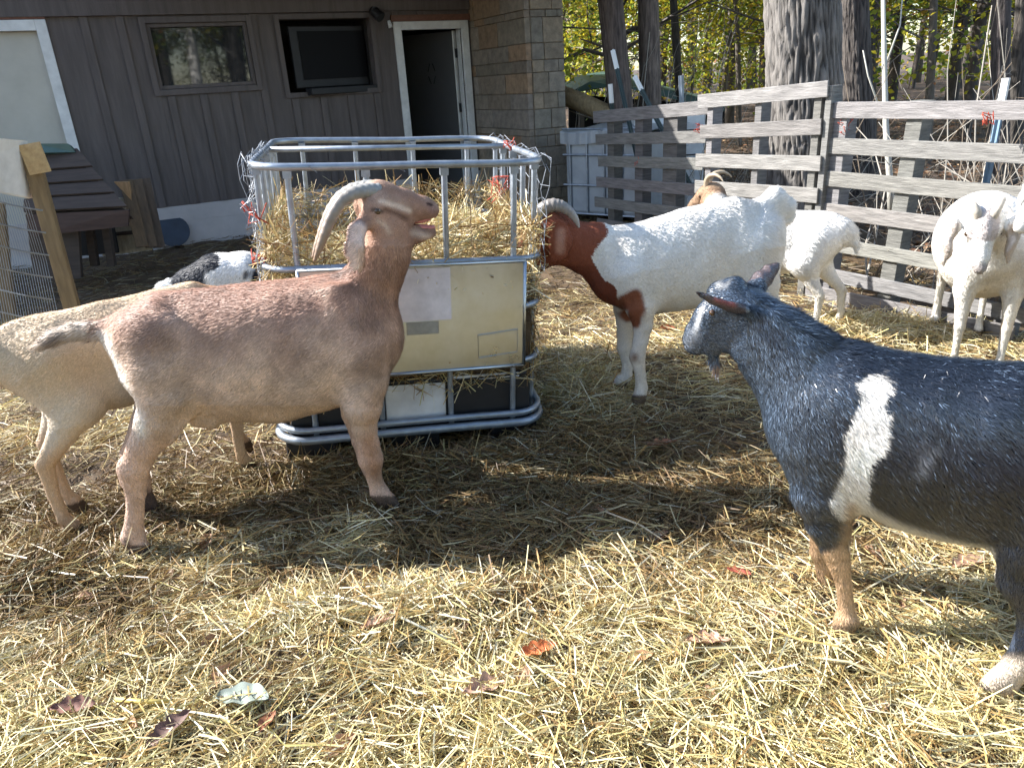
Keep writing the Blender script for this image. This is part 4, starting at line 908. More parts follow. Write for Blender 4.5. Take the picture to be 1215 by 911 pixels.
# ---- A: tan doe with raised head --------------------------------------------------
ga, gb = G(165, 660), G(465, 603); fA = gb - ga; FA = PixFrame((ga + gb) / 2 + np.array([-fA[1], fA[0], 0]) / np.linalg.norm(fA) * .10, fA)
LN = -.10; LF = .12
chA = [
 ([(163, 398, 34, 0), (205, 412, 62, 0), (285, 419, 77, 0), (355, 411, 77, 0), (408, 400, 72, 0), (432, 402, 44, 0)], .72),
 ([(190, 365, 22, 0), (300, 358, 18, 0), (400, 345, 20, 0)], .8),
 ([(240, 470, 30, 0), (330, 468, 34, 0), (395, 450, 34, 0)], .8),
 ([(426, 374, 50, 0), (446, 332, 32, 0), (458, 303, 27, 0), (459, 272, 27, 0)], .78),
 ([(404, 340, 14, 0), (428, 322, 11, 0)], .8),
 ([(178, 405, 44, LN * .6), (186, 440, 40, LN * .75), (196, 468, 32, LN * .9), (183, 500, 24, LN), (170, 530, 19, LN), (160, 556, 17.5, LN), (161, 585, 12, LN), (160, 612, 11, LN), (158, 637, 14, LN), (164, 650, 13, LN), (170, 661, 12, LN)], .82),
 ([(150, 553, 8, LN), (152, 570, 8, LN)], .8),
 ([(212, 485, 20, LN * .8), (200, 520, 8, LN)], .6),
 ([(185, 410, 40, LF * .7), (195, 462, 32, LF * .9), (176, 505, 20, LF), (160, 538, 15, LF + .03), (166, 568, 12, LF + .06), (172, 592, 11, LF + .08), (178, 606, 11, LF + .09)], .82),
 ([(425, 410, 44, LN * .6), (430, 450, 33, LN * .8), (430, 482, 24, LN), (432, 506, 16, LN), (437, 528, 14, LN), (440, 545, 15.5, LN), (444, 566, 10, LN), (450, 583, 11.5, LN), (459, 594, 11, LN), (464, 601, 10, LN)], .85),
 ([(420, 410, 40, LF * .6), (420, 455, 26, LF * .8), (421, 490, 16, LF), (430, 522, 13, LF), (436, 545, 12, LF), (442, 568, 9.5, LF), (449, 586, 10, LF)], .85),
 ([(238, 492, 16, .0), (250, 498, 12, .0)], 1.2),
 ([(128, 392, 12, 0), (112, 391, 10, 0), (92, 392, 9, 0), (70, 398, 8, 0), (50, 408, 4, 0)], .9),
 # head
 ([(447, 243, 25, 0), (456, 252, 25, 0)], .80),
 ([(452, 238, 21, 0), (478, 244, 19, 0), (496, 247, 15, 0), (507, 250, 11.5, 0)], .74),
 ([(460, 268, 20, 0), (478, 277, 14, 0), (496, 279, 9.5, 0), (511, 276, 7, 0)], .70), ([(186, 366, 9, -.05), (202, 388, 9, -.09)], .8), ([(186, 366, 9, .05), (202, 388, 9, .09)], .8), ([(402, 352, 18, -.085), (424, 425, 24, -.13)], .6), ([(402, 352, 18, .085), (424, 425, 24, .13)], .6),
 ([(447, 247, 9, -.050), (452, 244, 7, -.05)], .6), ([(447, 247, 9, .050), (452, 244, 7, .05)], .6),
 ([(505, 244, 7, -.014), (512, 249, 6, -.012)], .8), ([(505, 244, 7, .014), (512, 249, 6, .012)], .8),
 # ears
 ([(433, 262, 8, -.055), (424, 274, 9.5, -.090), (421, 294, 11, -.105), (425, 312, 9, -.100), (427, 319, 4, -.098)], .26),
 ([(433, 262, 8, .055), (424, 274, 9.5, .090), (421, 294, 11, .105), (425, 312, 9, .100), (427, 319, 4, .098)], .26),
]
def toes(u, v, off, r=7.5, dx=8, gap=.019): return [([(u - dx * .5, v - 9, r, off + k * gap), (u + dx * .5, v + 1, r * .95, off + k * gap * 1.15)], .75) for k in (1, -1)]
chA += toes(169, 660, LN) + toes(463, 600, LN, 7, 11) + toes(181, 605, LF + .09, 6.5) + toes(452, 588, LF, 6)
subA = [([(521, 263, 5.5, 0), (504, 264, 3.6, 0), (489, 265, 1.3, 0)], 4.0)]
def colA(u, v, P, hair=False):
    st = noise(P * np.array([11, 16, 26]), 1.3, 3); n = noise(P, 9, 1); n2 = noise(P, 26, 2)
    t = smoothstep((v - 345 + 14 * n) / 130)
    c = np.array((.29, .165, .12))[None] * (1 - t[:, None]) + np.array((.58, .44, .345))[None] * t[:, None]
    c = mixc(c, (.47, .31, .235), smoothstep((np.maximum(u - 400, 0)) / 50) * .6 * np.clip(.6 + .6 * n, 0, 1))            # shoulder and neck
    c = mixc(c, (.50, .36, .27), smoothstep((260 - v) / 40) * .5 * (u > 420))
    c = mixc(c, (.54, .37, .285), smoothstep((v - 500) / 40) * .8)                               # legs
    c = mixc(c, (.33, .18, .11), near(u, v, [(437, 525), (445, 560)], 9, 10) * .7)
    c = mixc(c, (.82, .76, .68), near(u, v, [(122, 398), (140, 440), (158, 480), (168, 512)], 5, 9))
    c = mixc(c, (.60, .46, .36), near(u, v, [(350, 350), (400, 345)], 4, 12) * .25 * (n > -.2))
    c = mixc(c, (.66, .53, .43), near(u, v, [(388, 348), (394, 370)], 3, 9) * np.clip(.5 + .6 * n2, 0, 1) * .6)
    c = mixc(c, (.06, .035, .03), near(u, v, [(398, 326), (422, 318)], 3, 6) * .9)
    c = mixc(c, (.62, .52, .42), (u < 112) * .8); c = mixc(c, (.10, .075, .07), near(u, v, [(76, 396), (64, 404)], 5, 8) * .85)
    c = mixc(c, (.10, .05, .035), near(u, v, [(458, 249), (472, 254), (482, 259)], 2.5, 5) * .95)      # stripe under the eye
    c = mixc(c, (.78, .62, .50), near(u, v, [(452, 239), (470, 244), (486, 250)], 2.5, 3) * .85); c = mixc(c, (.74, .60, .50), near(u, v, [(492, 276), (508, 281)], 4, 5) * .7)
    c = mixc(c, (.26, .13, .085), near(u, v, [(455, 222), (478, 229), (496, 236)], 6, 8) * .6)
    c = mixc(c, (.30, .19, .17), near(u, v, [(510, 244), (514, 250)], 4, 5) * .8); c = mixc(c, (.03, .015, .015), near(u, v, [(508, 242), (512, 243)], 1.6, 1.5)); c = mixc(c, (.04, .025, .02), near(u, v, [(443, 249), (453, 251)], 2.2, 3) * .9); c = mixc(c, (.60, .48, .38), near(u, v, [(449, 262), (458, 268), (462, 276)], 2, 4) * .7)
    c = mixc(c, (.84, .66, .58), near(u, v, [(425, 272), (421, 312)], 9, 4) * (np.abs(P[:, 1]) > .078) * .85)
    c = mixc(c, (.05, .035, .03), smoothstep((v - 645) / 3) * (u < 300) * .92); c = mixc(c, (.07, .05, .04), smoothstep((v - 586) / 3) * (u > 440) * .92)
    c = mixc(c, (.09, .06, .045), near(u, v, [(150, 641), (152, 645)], 3, 4))
    return np.clip(c * (1 + (.13 * n + .10 * n2 + .13 * st * (1 - smoothstep((v - 440) / 60)) * ((u < 430) | (v > 300)))[:, None]), .01, .9)
def furA(u, v, P, r):
    n = len(u); L = np.full(n, .014); L[v > 480] = .008; L[(v > 640)] = .004; L[u < 118] = .040; hd = (u > 425) & (v < 290); L[hd] = .0045; L[(v > 300) & (u > 425) & (v < 400)] = .016; L[(np.abs(v - 262) < 5) & (u > 492)] = 0
    F_ = np.tile(np.array([-.85, 0, -.5]), (n, 1)); F_[v > 480] = (-.1, 0, -1); F_[hd] = (-1, 0, -.1); F_[(v < 400) & (u > 425) & ~hd] = (-.2, 0, -1); F_[u < 118] = (-1, 0, -.35); return L, F_
hornc = ((.26, .27, .26), (.26, .17, .11))
hA = [(450, 226, 8.5, -.022), (436, 226, 8.5, -.035), (420, 229, 8, -.05), (405, 238, 7.2, -.062), (394, 255, 7, -.07), (386, 275, 6, -.072), (379, 294, 4.5, -.07), (373, 310, 1.8, -.066)]
goat('tan brown doe with raised head and curved horns, bleating beside the hay feeder', FA, chA, colA, horns=[(hA, hornc), ([(u - 2, v - 4, r, -o) for u, v, r, o in hA], hornc)],
     eyes=[(447.5, 250.5, 5.4, -.058), (447.5, 250.5, 5.4, .058)], slim=lambda u, v, P: smoothstep((u - 120) / 30) * (1 - smoothstep((u - 400) / 20) * smoothstep((345 - v) / 25)), subs=subA, res=.006, k=.030, n_fur=150000, hair_w=.0011, furlen=furA, seed=1, mouth=[[(488, 268, 2.0, 0), (500, 270, 4.0, 0), (511, 270.5, 3.5, 0), (516, 269, 2, 0)], [(488, 264.5, 2.0, 0), (500, 261, 4.0, 0), (510, 259, 3, 0)]])

# ---- D: white doe with brown head ------------------------------------------------
fD = np.array([-.95, -.10]); FD = PixFrame(G(760, 480)[:2] + np.array([.10, .10]), fD)
N4, F4 = .10, -.10
chD = [
 ([(897, 285, 34, 0), (872, 288, 52, 0), (822, 306, 58, 0), (775, 316, 54, 0), (748, 318, 48, 0), (732, 325, 36, 0)], .74),
 ([(880, 262, 24, 0), (845, 270, 24, 0)], .9), ([(800, 335, 32, 0), (760, 340, 30, 0)], .85),
 ([(738, 312, 44, 0), (706, 297, 33, 0), (672, 286, 27, 0)], .66),
 ([(755, 330, 36, .06), (760, 362, 20, N4), (763, 385, 12.5, N4), (760, 405, 10, N4), (756, 423, 10.5, N4), (760, 445, 7.5, N4), (761, 460, 8.5, N4), (758, 473, 9.5, N4), (757, 479, 9, N4)], .85),
 ([(748, 335, 34, -.06), (745, 365, 18, F4), (742, 395, 11, F4), (741, 412, 10, F4), (745, 432, 7.5, F4), (743, 446, 8, F4), (735, 455, 9, F4), (731, 460, 8, F4)], .85),
 ([(890, 300, 42, .06), (897, 335, 28, .09), (908, 362, 17, .1), (915, 385, 12, .1), (909, 415, 8.5, .1), (908, 440, 8.5, .1), (903, 455, 9, .1)], .85),
 ([(890, 300, 40, -.06), (893, 335, 26, -.1), (900, 362, 16, -.12), (905, 380, 12, -.12), (899, 408, 8, -.12), (898, 430, 8, -.12), (893, 443, 9, -.12)], .85),
 ([(905, 245, 13, 0), (918, 237, 13, 0), (930, 246, 12, 0), (934, 258, 7, 0)], .9),
 ([(656, 272, 25, 0), (640, 284, 22, 0), (626, 302, 16, .0), (619, 318, 11, .0)], .72), ([(650, 296, 20, 0), (634, 312, 12, 0), (626, 322, 8, 0)], .62),
 ([(655, 262, 9, .06), (662, 272, 11, .082), (665, 286, 14, .088), (663, 298, 11, .085), (657, 306, 6, .083)], .28),
 ([(655, 262, 9, -.06), (662, 272, 11, -.082), (665, 286, 14, -.088), (663, 298, 11, -.085), (657, 306, 6, -.083)], .28),
 ([(650, 268, 8, .045), (644, 272, 7, .047)], .6), ([(650, 268, 8, -.045), (644, 272, 7, -.047)], .6),
]
chD += toes(757, 479, N4, 5.5, -6) + toes(730, 460, F4, 5, -7)
def colD(u, v, P, hair=False):
    n = noise(P, 14, 3); c = np.tile(np.array((.82, .80, .76)), (len(u), 1)); c = mixc(c, (.66, .58, .50), smoothstep((v - 345) / 40) * .5)
    bd = np.interp(v, [255, 270, 289, 306, 326, 343, 367, 372], [717, 716, 714, 702, 717, 731, 736, 700]) + 3 * n
    c = mixc(c, (.58, .46, .32), np.clip(.25 + .5 * noise(P, 6, 6), 0, 1) * (.25 + .5 * smoothstep((v - 330) / 60))); c = mixc(c, (.24, .075, .042), ((u < bd) & (v < 374)) * 1.0); c = mixc(c, (.17, .05, .03), ((u < bd) & (v > 315) & (v < 374)) * .7)
    c = mixc(c, (.24, .085, .045), near(u, v, [(739, 360), (752, 352), (755, 368), (752, 380)], 10 + 2 * n, 3)); 
    c = mixc(c, (.20, .12, .08), near(u, v, [(753, 424)], 5, 6) * (P[:, 1] > 0)); c = mixc(c, (.25, .17, .12), near(u, v, [(739, 410)], 4, 6) * .8 * (P[:, 1] < 0))
    c = mixc(c, (.50, .27, .20), near(u, v, [(665, 275), (664, 296)], 5, 4) * (np.abs(P[:, 1]) > .066) * .9)
    c = mixc(c, (.13, .09, .06), smoothstep((v - 467) / 3) + near(u, v, [(733, 460)], 5, 4) * (P[:, 1] < 0)); return np.clip(c * (1 + .05 * n[:, None]), .01, .9)
def furD(u, v, P, r):
    n = len(u); L = np.full(n, .009); L[v > 375] = .006; L[u < 700] = .008; L[u > 905] = .026; L[v > 470] = .003
    F_ = np.tile(np.array([-.8, 0, -.55]), (n, 1)); F_[v > 375] = (-.1, 0, -1); F_[(u > 900) & (v < 265)] = (-1, 0, .2); return L, F_
hD = [(640, 258, 9, .03), (645, 247, 8.5, .045), (656, 243, 8, .055), (667, 245, 7, .06), (676, 251, 5.5, .062), (683, 260, 4, .062), (687, 270, 1.5, .06)]
hc2 = ((.16, .14, .125), (.34, .32, .30))
goat('white doe with red brown head and neck, feeding through the right side of the cage', FD, chD, colD, horns=[(hD, hc2), ([(u, v, r, -o) for u, v, r, o in hD], hc2)], eyes=[(648, 272, 3.5, .052), (648, 272, 3.5, -.052)], slim=lambda u, v, P: 1.0 * smoothstep((u - 670) / 30) * (1 - smoothstep((u - 895) / 25) * smoothstep((285 - v) / 25)), res=.007, n_fur=110000, furlen=furD, seed=2, hair_w=.0012, jitter=.07)

# ---- H: black goat with white belly band ------------------------------------------
fH = np.array([-.78, .62]); fH /= np.linalg.norm(fH); lH = np.array([-fH[1], fH[0]]); FH = PixFrame(G(1003, 750)[:2] - lH * .085, fH)
NH, FH_ = .085, -.09
chH = [
 ([(1330, 545, 92, 0), (1240, 540, 104, 0), (1160, 540, 106, 0), (1085, 527, 100, 0), (1015, 505, 92, 0), (985, 498, 80, 0)], .78),
 ([(1300, 470, 40, 0), (1150, 462, 36, 0), (1020, 436, 30, 0)], .8),
 ([(990, 480, 80, 0), (950, 446, 60, 0), (918, 412, 46, 0), (892, 386, 38, 0)], .66),
 ([(1000, 415, 14, 0), (975, 402, 12, 0), (940, 378, 10, 0)], .6),
 ([(985, 540, 60, .05), (978, 585, 38, NH * .9), (982, 620, 26, NH), (990, 650, 18, NH), (995, 668, 14.5, NH), (1001, 692, 10.5, NH), (1004, 718, 10.5, NH), (1004, 735, 14, NH), (1001, 746, 13, NH)], .85),
 ([(975, 540, 50, -.05), (975, 590, 30, FH_), (976, 632, 17, FH_), (973, 655, 13, FH_), (977, 674, 10, FH_), (980, 690, 11, FH_), (973, 701, 10, FH_)], .85),
 ([(1290, 550, 84, .05), (1262, 610, 64, NH), (1228, 650, 42, NH), (1216, 690, 30, NH), (1232, 730, 22, NH), (1222, 765, 19, NH), (1207, 790, 18, NH), (1188, 812, 18, NH), (1172, 818, 13, NH)], .8),
 ([(1290, 550, 80, -.05), (1265, 610, 56, -.1), (1245, 650, 36, -.12), (1255, 700, 20, -.12), (1245, 750, 15, -.12), (1232, 775, 16, -.12)], .8),
 ([(1370, 480, 20, 0), (1400, 460, 18, 0), (1415, 430, 10, 0)], .8),
 # head
 ([(872, 368, 32, 0), (856, 378, 29, 0)], .80), ([(862, 374, 27, 0), (842, 388, 22, 0), (828, 397, 16, 0), (822, 403, 12, 0)], .72),
 ([(862, 396, 22, 0), (842, 407, 13, 0), (825, 412, 8, 0)], .66), ([(852, 345, 10, 0), (872, 338, 9, 0)], 1.2),
 ([(848, 369, 8, .052), (843, 374, 7, .05)], .6), ([(848, 369, 8, -.052), (843, 374, 7, -.05)], .6),
 ([(846, 418, 6, 0), (849, 432, 4, 0), (850, 440, 1.5, 0)], .8),
 ([(882, 368, 13, .050), (866, 363, 15, .095), (850, 358, 13, .130), (836, 351, 9, .158), (827, 347, 4, .172)], .34, (0, .5, -.85)),
 ([(884, 352, 12, -.05), (900, 338, 14, -.085), (911, 327, 12, -.12), (919, 319, 7, -.145), (923, 315, 3.5, -.155)], .42, (.7, .7, .0)),
]
chH += toes(1002, 748, NH, 10, -9, .017) + toes(1176, 816, NH, 11, -16, .02)
subH = [([(815, 408, 1.6, 0), (832, 405, 1.2, 0)], 5.0), ([(874, 360, 6, .090), (856, 353, 6, .135), (840, 347, 3.5, .165)], .5, (0, .5, -.85))]
def whH(u, v, P):
    n = noise(P, 16, 2) ; n = n + .35 * noise(P, 60, 4); w = near(u, v, [(1036, 462), (1030, 500), (1018, 545), (1008, 590)], 21 + 6 * n, 2.5)
    w = np.maximum(w, near(u, v, [(1010, 585), (1030, 606), (1060, 622), (1100, 636), (1172, 655)], 7, 6) * .95)
    w = np.maximum(w, smoothstep((v - np.interp(u, [1000, 1060, 1100, 1200], [618, 640, 650, 668])) / 8) * (u > 1000) * (u < 1210) * (v < 700) * (np.abs(P[:, 1]) < .09)); return w
def colH(u, v, P, hair=False):
    n = noise(P, 12, 5); c = np.tile(np.array((.013, .018, .029)), (len(u), 1))
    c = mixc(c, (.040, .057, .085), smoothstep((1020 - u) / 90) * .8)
    w = whH(u, v, P); c = mixc(c, (.80, .76, .70), w)
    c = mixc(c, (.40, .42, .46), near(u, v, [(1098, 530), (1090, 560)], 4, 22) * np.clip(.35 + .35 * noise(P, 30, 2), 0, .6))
    tan = (.50, .33, .20); c = mixc(c, tan, smoothstep((v - 652 + 8 * n) / 14) * (u < 1100)); c = mixc(c, tan, near(u, v, [(1006, 600), (1000, 650)], 6, 9) * .9)
    c = mixc(c, (.62, .52, .42), smoothstep((v - 770) / 20) * (u > 1100)); c = mixc(c, (.12, .16, .24), smoothstep((v - 735) / 10) * smoothstep((775 - v) / 10) * (u > 1180) * (u < 1205) * .4)
    c = mixc(c, (.74, .74, .72), near(u, v, [(853, 338), (868, 336)], 3, 6) * np.clip(.6 + .5 * noise(P, 50, 1), 0, 1))
    c = mixc(c, (.62, .64, .67), near(u, v, [(833, 366), (828, 380), (824, 393)], 2.2, 3)); c = mixc(c, (.30, .33, .38), near(u, v, [(822, 398), (818, 406)], 7, 8) * .7)
    c = mixc(c, (.015, .015, .018), near(u, v, [(845, 371), (840, 373)], 4, 4)); c = mixc(c, (.30, .19, .14), near(u, v, [(850, 434)], 4, 5) * (v > 426))
    ear = (np.abs(P[:, 1]) > .066) & (v < 380) & (u < 930) & (u > 820)
    c = mixc(c, (.16, .12, .12), (ear & (u < 885)) * .8); c = mixc(c, (.34, .40, .48), (ear & (u > 885)) * .8); c = mixc(c, (.03, .02, .02), (ear & (u < 836)) * .9)
    c = mixc(c, (.38, .12, .11), near(u, v, [(870, 361), (850, 355)], 3, 4) * ear * .9)
    c = mixc(c, (.06, .045, .035), smoothstep((v - 737) / 4) * (u < 1100) * .75); return np.clip(c * (1 + .08 * n[:, None]), .006, .85)
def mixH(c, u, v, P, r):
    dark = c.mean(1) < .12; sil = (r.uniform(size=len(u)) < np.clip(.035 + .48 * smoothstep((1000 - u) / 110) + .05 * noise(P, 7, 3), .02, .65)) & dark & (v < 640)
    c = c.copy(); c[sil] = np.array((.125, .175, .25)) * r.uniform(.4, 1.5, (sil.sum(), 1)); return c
def furH(u, v, P, r):
    n = len(u); L = np.full(n, .021); hd = (u < 885) & (v < 430); L[hd] = .008; L[v > 640] = .011; L[v > 740] = .006; L[(u < 862) & (v > 422)] = .03
    L[near(u, v, [(1010, 410), (950, 380), (905, 345)], 10, 8) > .3] = .036; ear = (np.abs(P[:, 1]) > .066) & (v < 380) & (u < 930) & (u > 820); L[ear] = .005
    F_ = np.tile(np.array([-.75, 0, -.65]), (n, 1)); F_[v > 640] = (-.1, 0, -1); F_[hd] = (-1, 0, -.2); nk = (u < 960) & ~hd; F_[nk] = (-.5, 0, -.85); F_[(u < 862) & (v > 422)] = (0, 0, -1)
    tp = near(u, v, [(1010, 410), (950, 380), (905, 345)], 10, 8) > .3; F_[tp] = (-.9, 0, .25); return L, F_
goat('black and silver goat with a white band round its middle, in the right foreground', FH, chH, colH, eyes=[(845, 371, 3.6, .066), (845, 371, 3.6, -.066)], slim=lambda u, v, P: 1.1 * (1 - smoothstep((945 - u) / 30) * smoothstep((400 - v) / 30)) * (1 - smoothstep((900 - u) / 40)), subs=subH, res=.0055, k=.022, nrm_jit=.13, n_fur=280000, furlen=furH, fur_mat='fur_gloss', hair_w=.00075, seed=3, hairmix=mixH, jitter=.25)

# ---- generic standing goat --------------------------------------------------------
def std_chains(belly=1.0, hd=(.55, .93), hdir=(1, -.45), hy=0.0, hyaw=0.0, stag=(0, 0, 0, 0), lie=False, tail_up=False, rump=1.0, ears=True):
    ch = [([(-.40, .65, .10, 0), (-.30, .62, .145, 0), (-.12, .575, .18 * belly, 0), (.08, .575, .18 * belly, 0), (.22, .59, .165, 0), (.31, .60, .11, 0)], .80 * (.5 + .5 * belly)),
          ([(-.36, .715, .05, 0), (-.1, .715, .045, 0), (.2, .73, .045, 0)], .8)]
    nk = [(.28, .65 if hd[1] > .6 else .60, .12, 0), ((.28 + hd[0]) / 2, (.70 + hd[1]) / 2, .085, hy * .4), (hd[0] - .03, hd[1] - .02, .068, hy)]
    ch.append((nk, .72))
    if not lie:
        for sd_, s0, s1 in ((1, stag[0], stag[1]), (-1, stag[2], stag[3])):
            y = .095 * sd_
            ch.append(([(-.31, .60, .125 * rump, y * .6), (-.27, .48, .10, y), (-.33 + s0 * .5, .38, .048, y), (-.395 + s0 * .8, .30, .032, y), (-.395 + s0, .18, .023, y), (-.39 + s0, .09, .024, y), (-.375 + s0, .05, .03, y), (-.36 + s0, .015, .03, y)], .82))
            ch.append(([(.24, .55, .11, y * .7), (.25 + s1 * .2, .42, .06, y), (.26 + s1 * .5, .32, .038, y), (.265 + s1 * .8, .25, .032, y), (.26 + s1, .15, .023, y), (.26 + s1, .08, .025, y), (.275 + s1, .045, .028, y), (.285 + s1, .015, .03, y)], .85))
    tl = [(-.44, .70, .035, 0), (-.50, .76, .03, 0), (-.54, .82, .03, 0), (-.56, .87, .012, 0)] if tail_up else [(-.44, .69, .035, 0), (-.49, .66, .03, 0), (-.51, .60, .028, 0), (-.51, .54, .012, 0)]
    ch.append((tl, .8)); return ch
def head_prims(pos, d, up, s, ears=1.0, ear_drop=.16):
    """head pointing along d with crown towards up; returns limb primitives plus eye and horn points"""
    d = np.array(d, float); d /= np.linalg.norm(d); up = np.array(up, float); up -= (up @ d) * d; up /= np.linalg.norm(up); sd_ = np.cross(up, d); p = np.array(pos, float)
    def q(a, b, c): return p + (d * a + up * b + sd_ * c) * s
    nv = tuple(sd_)
    pr = [(q(0, 0, 0), q(.05, -.005, 0), .064 * s, .060 * s, .80, nv), (q(.03, .0, 0), q(.13, -.02, 0), .054 * s, .038 * s, .74, nv), (q(.13, -.02, 0), q(.185, -.03, 0), .038 * s, .028 * s, .8, nv),
          (q(.03, -.05, 0), q(.12, -.062, 0), .042 * s, .024 * s, .7, nv), (q(.12, -.062, 0), q(.165, -.058, 0), .024 * s, .016 * s, .8, nv)]
    eyes = [];  horns = []
    for k in (1, -1):
        pr.append((q(.045, .02, .044 * k), q(.06, .015, .042 * k), .018 * s, .015 * s, 1, nv)); eyes.append((q(.058, .014, .056 * k), .011 * s))
        if ears:
            g = np.array([0, 0, -1.0]); e0 = q(-.01, .01, .052 * k); e1 = e0 + sd_ * .05 * k * s + g * .025 * s; e2 = e1 + sd_ * .016 * k * s + g * ear_drop * .45 * s; e3 = e2 + g * ear_drop * .38 * s - sd_ * .0 * k
            nn = sd_ * k + d * .5
            pr += [(e0, e1, .018 * s, .024 * s, .5, tuple(nn)), (e1, e2, .024 * s, .032 * s, .28, tuple(nn)), (e2, e3, .032 * s, .016 * s, .28, tuple(nn))]
        horns.append([(q(.005, .045, .025 * k), .018 * s), (q(-.02, .085, .036 * k), .017 * s), (q(-.06, .10, .055 * k), .015 * s), (q(-.10, .085, .075 * k), .012 * s), (q(-.125, .05, .09 * k), .008 * s), (q(-.13, .02, .10 * k), .003 * s)])
    return pr, eyes, horns
def std_goat(label, base, fwd, scale, colfn, hd, hdir, hup=(0, 0, 1), hy=0.0, horned=True, hcol=hc2, n_fur=16000, seed=0, z=0, fl=.010, res=.011, ear_drop=.16, hscale=1.0, **kw):
    fr = MetFrame(base, fwd, scale); chs = std_chains(hd=hd, hy=hy, **kw)
    p0 = np.array([hd[0], hy, hd[1]]) * scale; pr, ey, hn = head_prims(p0, hdir, hup, scale, ear_drop=ear_drop)
    def fur(u, v, P, r):
        n = len(u); L = np.full(n, fl); L[v < .42] = .007; L[v < .05] = .003; dd = np.linalg.norm(P - p0, axis=1); L[dd < .22 * scale] = .008; L[u < -.45] = .024
        F_ = np.tile(np.array([-.8, 0, -.55]), (n, 1)); F_[v < .42] = (-.1, 0, -1); return L, F_
    root = goat(label, fr, chs, lambda u, v, P, hair=False: colfn(u, v, P, p0), slim=lambda u, v, P: smoothstep((np.linalg.norm(P - p0, axis=1) - .24) / .06), extra=pr, res=res, n_fur=n_fur * 2, furlen=fur, seed=seed, hair_w=.0014, jitter=.09)
    for q, rr in ey:
        bm = bmesh.new(); bmesh.ops.create_uvsphere(bm, u_segments=12, v_segments=8, radius=rr, matrix=Matrix.Translation(q)); me = bpy.data.meshes.new('eye'); bm.to_mesh(me); bm.free(); me.materials.append(M['eye']); o = bpy.data.objects.new('eye', me); C.objects.link(o); o.parent = root
    if horned:
        for h_ in hn:
            Q = np.array([a for a, b in h_]); Q = Q[0] + (Q - Q[0]) * hscale; Rr = np.array([b for a, b in h_]); t = np.linspace(0, 1, len(Q)); tt = np.linspace(0, 1, 26); Q2 = np.stack([np.interp(tt, t, Q[:, i]) for i in range(3)], -1)
            for _ in range(3): Q2[1:-1] = (Q2[:-2] + Q2[1:-1] * 2 + Q2[2:]) / 4
            mb = MB().color(hcol[0]); mb.tube(Q2, np.interp(tt, t, Rr), 10); o = mb.build('horn', M['horn'], None, smooth=True); o.parent = root
    return root
def basecol(main, legs=None, belly=None, head=None, hoof=(.10, .07, .05), headr=.2):
    def f(u, v, P, p0):
        n = noise(P, 10, 4); c = np.tile(np.array(main, float), (len(u), 1))
        if belly is not None: c = mixc(c, belly, smoothstep((.60 - v) / .15))
        if legs is not None: c = mixc(c, legs, smoothstep((.40 - v) / .1))
        if head is not None: c = mixc(c, head, smoothstep((headr + .03 - np.linalg.norm(P - p0, axis=1)) / .05))
        c = mixc(c, np.array(main) * (.78, .66, .48), np.clip(.1 + .5 * noise(P, 7, 6), 0, 1) * (.25 + .5 * smoothstep((.5 - v) / .2))); c = mixc(c, hoof, smoothstep((.058 - v) / .010)); return np.clip(c * (1 + .07 * n[:, None]), .01, .9)
    return f
# B: pale doe behind the tan doe, head down
def colB(u, v, P, p0):
    c = basecol((.62, .48, .33), legs=(.56, .40, .27), belly=(.66, .57, .46), head=(.45, .27, .15))(u, v, P, p0)
    c = mixc(c, (.80, .74, .66), smoothstep((-.44 - u) / .03)); return mixc(c, (.45, .24, .13), near(u, v, [(.28, .74), (.40, .66)], .04, .06) * .8)
std_goat('pale cream doe standing behind the tan doe, rump towards the left edge', (-1.32, 2.57), (.76, .65), 1.01, colB, hd=(.60, .38), hdir=(.75, 0, -.66), n_fur=60000, seed=5, stag=(.03, .03, -.02, -.04), tail_up=True, res=.008)
# E: white goat behind the brown headed doe
colE = basecol((.82, .80, .76), legs=(.70, .66, .58), head=(.30, .19, .12))
std_goat('white goat with tan horned head, standing behind the brown headed doe', (1.42, 3.98), (-.78, .63), .90, colE, hd=(.47, .80), hdir=(.75, .1, -.45), hy=-.26, n_fur=20000, seed=6, stag=(.03, .0, -.05, .03), hcol=((.34, .28, .20), (.3, .2, .1)))
colE2 = basecol((.83, .81, .77), legs=(.76, .72, .64))
# F: white goat facing the camera
def colF(u, v, P, p0):
    c = basecol((.83, .81, .77), legs=(.76, .72, .64), belly=(.74, .70, .62))(u, v, P, p0)
    c = mixc(c, (.45, .30, .18), near(u, v, [(.26, .24), (.27, .27)], .012, .03) * .8 * (u > .1))
    dd = P - p0; rd = np.linalg.norm(dd, axis=1)
    c = mixc(c, (.42, .31, .24), smoothstep((np.abs(dd[:, 1]) - .078) / .01) * (rd < .22) * (P[:, 2] < p0[2]) * (P[:, 2] > p0[2] - .2) * (P[:, 0] > p0[0] - .06) * .6)
    c = mixc(c, (.26, .22, .21), smoothstep((rd - .165) / .02) * (rd < .23) * (np.abs(dd[:, 1]) < .05) * (P[:, 0] > p0[0] + .02) * .8)
    return mixc(c, (.46, .39, .37), smoothstep((.05 - np.abs(dd[:, 0] - .07)) / .03) * (np.abs(dd[:, 1]) < .05) * (dd[:, 2] > -.06) * (np.linalg.norm(dd, axis=1) < .16) * .8)
std_goat('white goat with drooping ears facing the camera in front of the right pallet', (2.25, 3.40), (-.40, -.92), .98, colF, hd=(.58, .79), hdir=(.50, .05, -.83), hup=(1, 0, .5), hy=-.13, n_fur=44000, seed=7, belly=1.28, stag=(.05, 0, -.08, .03), hcol=((.42, .38, .32), (.35, .3, .25)), ear_drop=.19, hscale=.6, res=.0085)
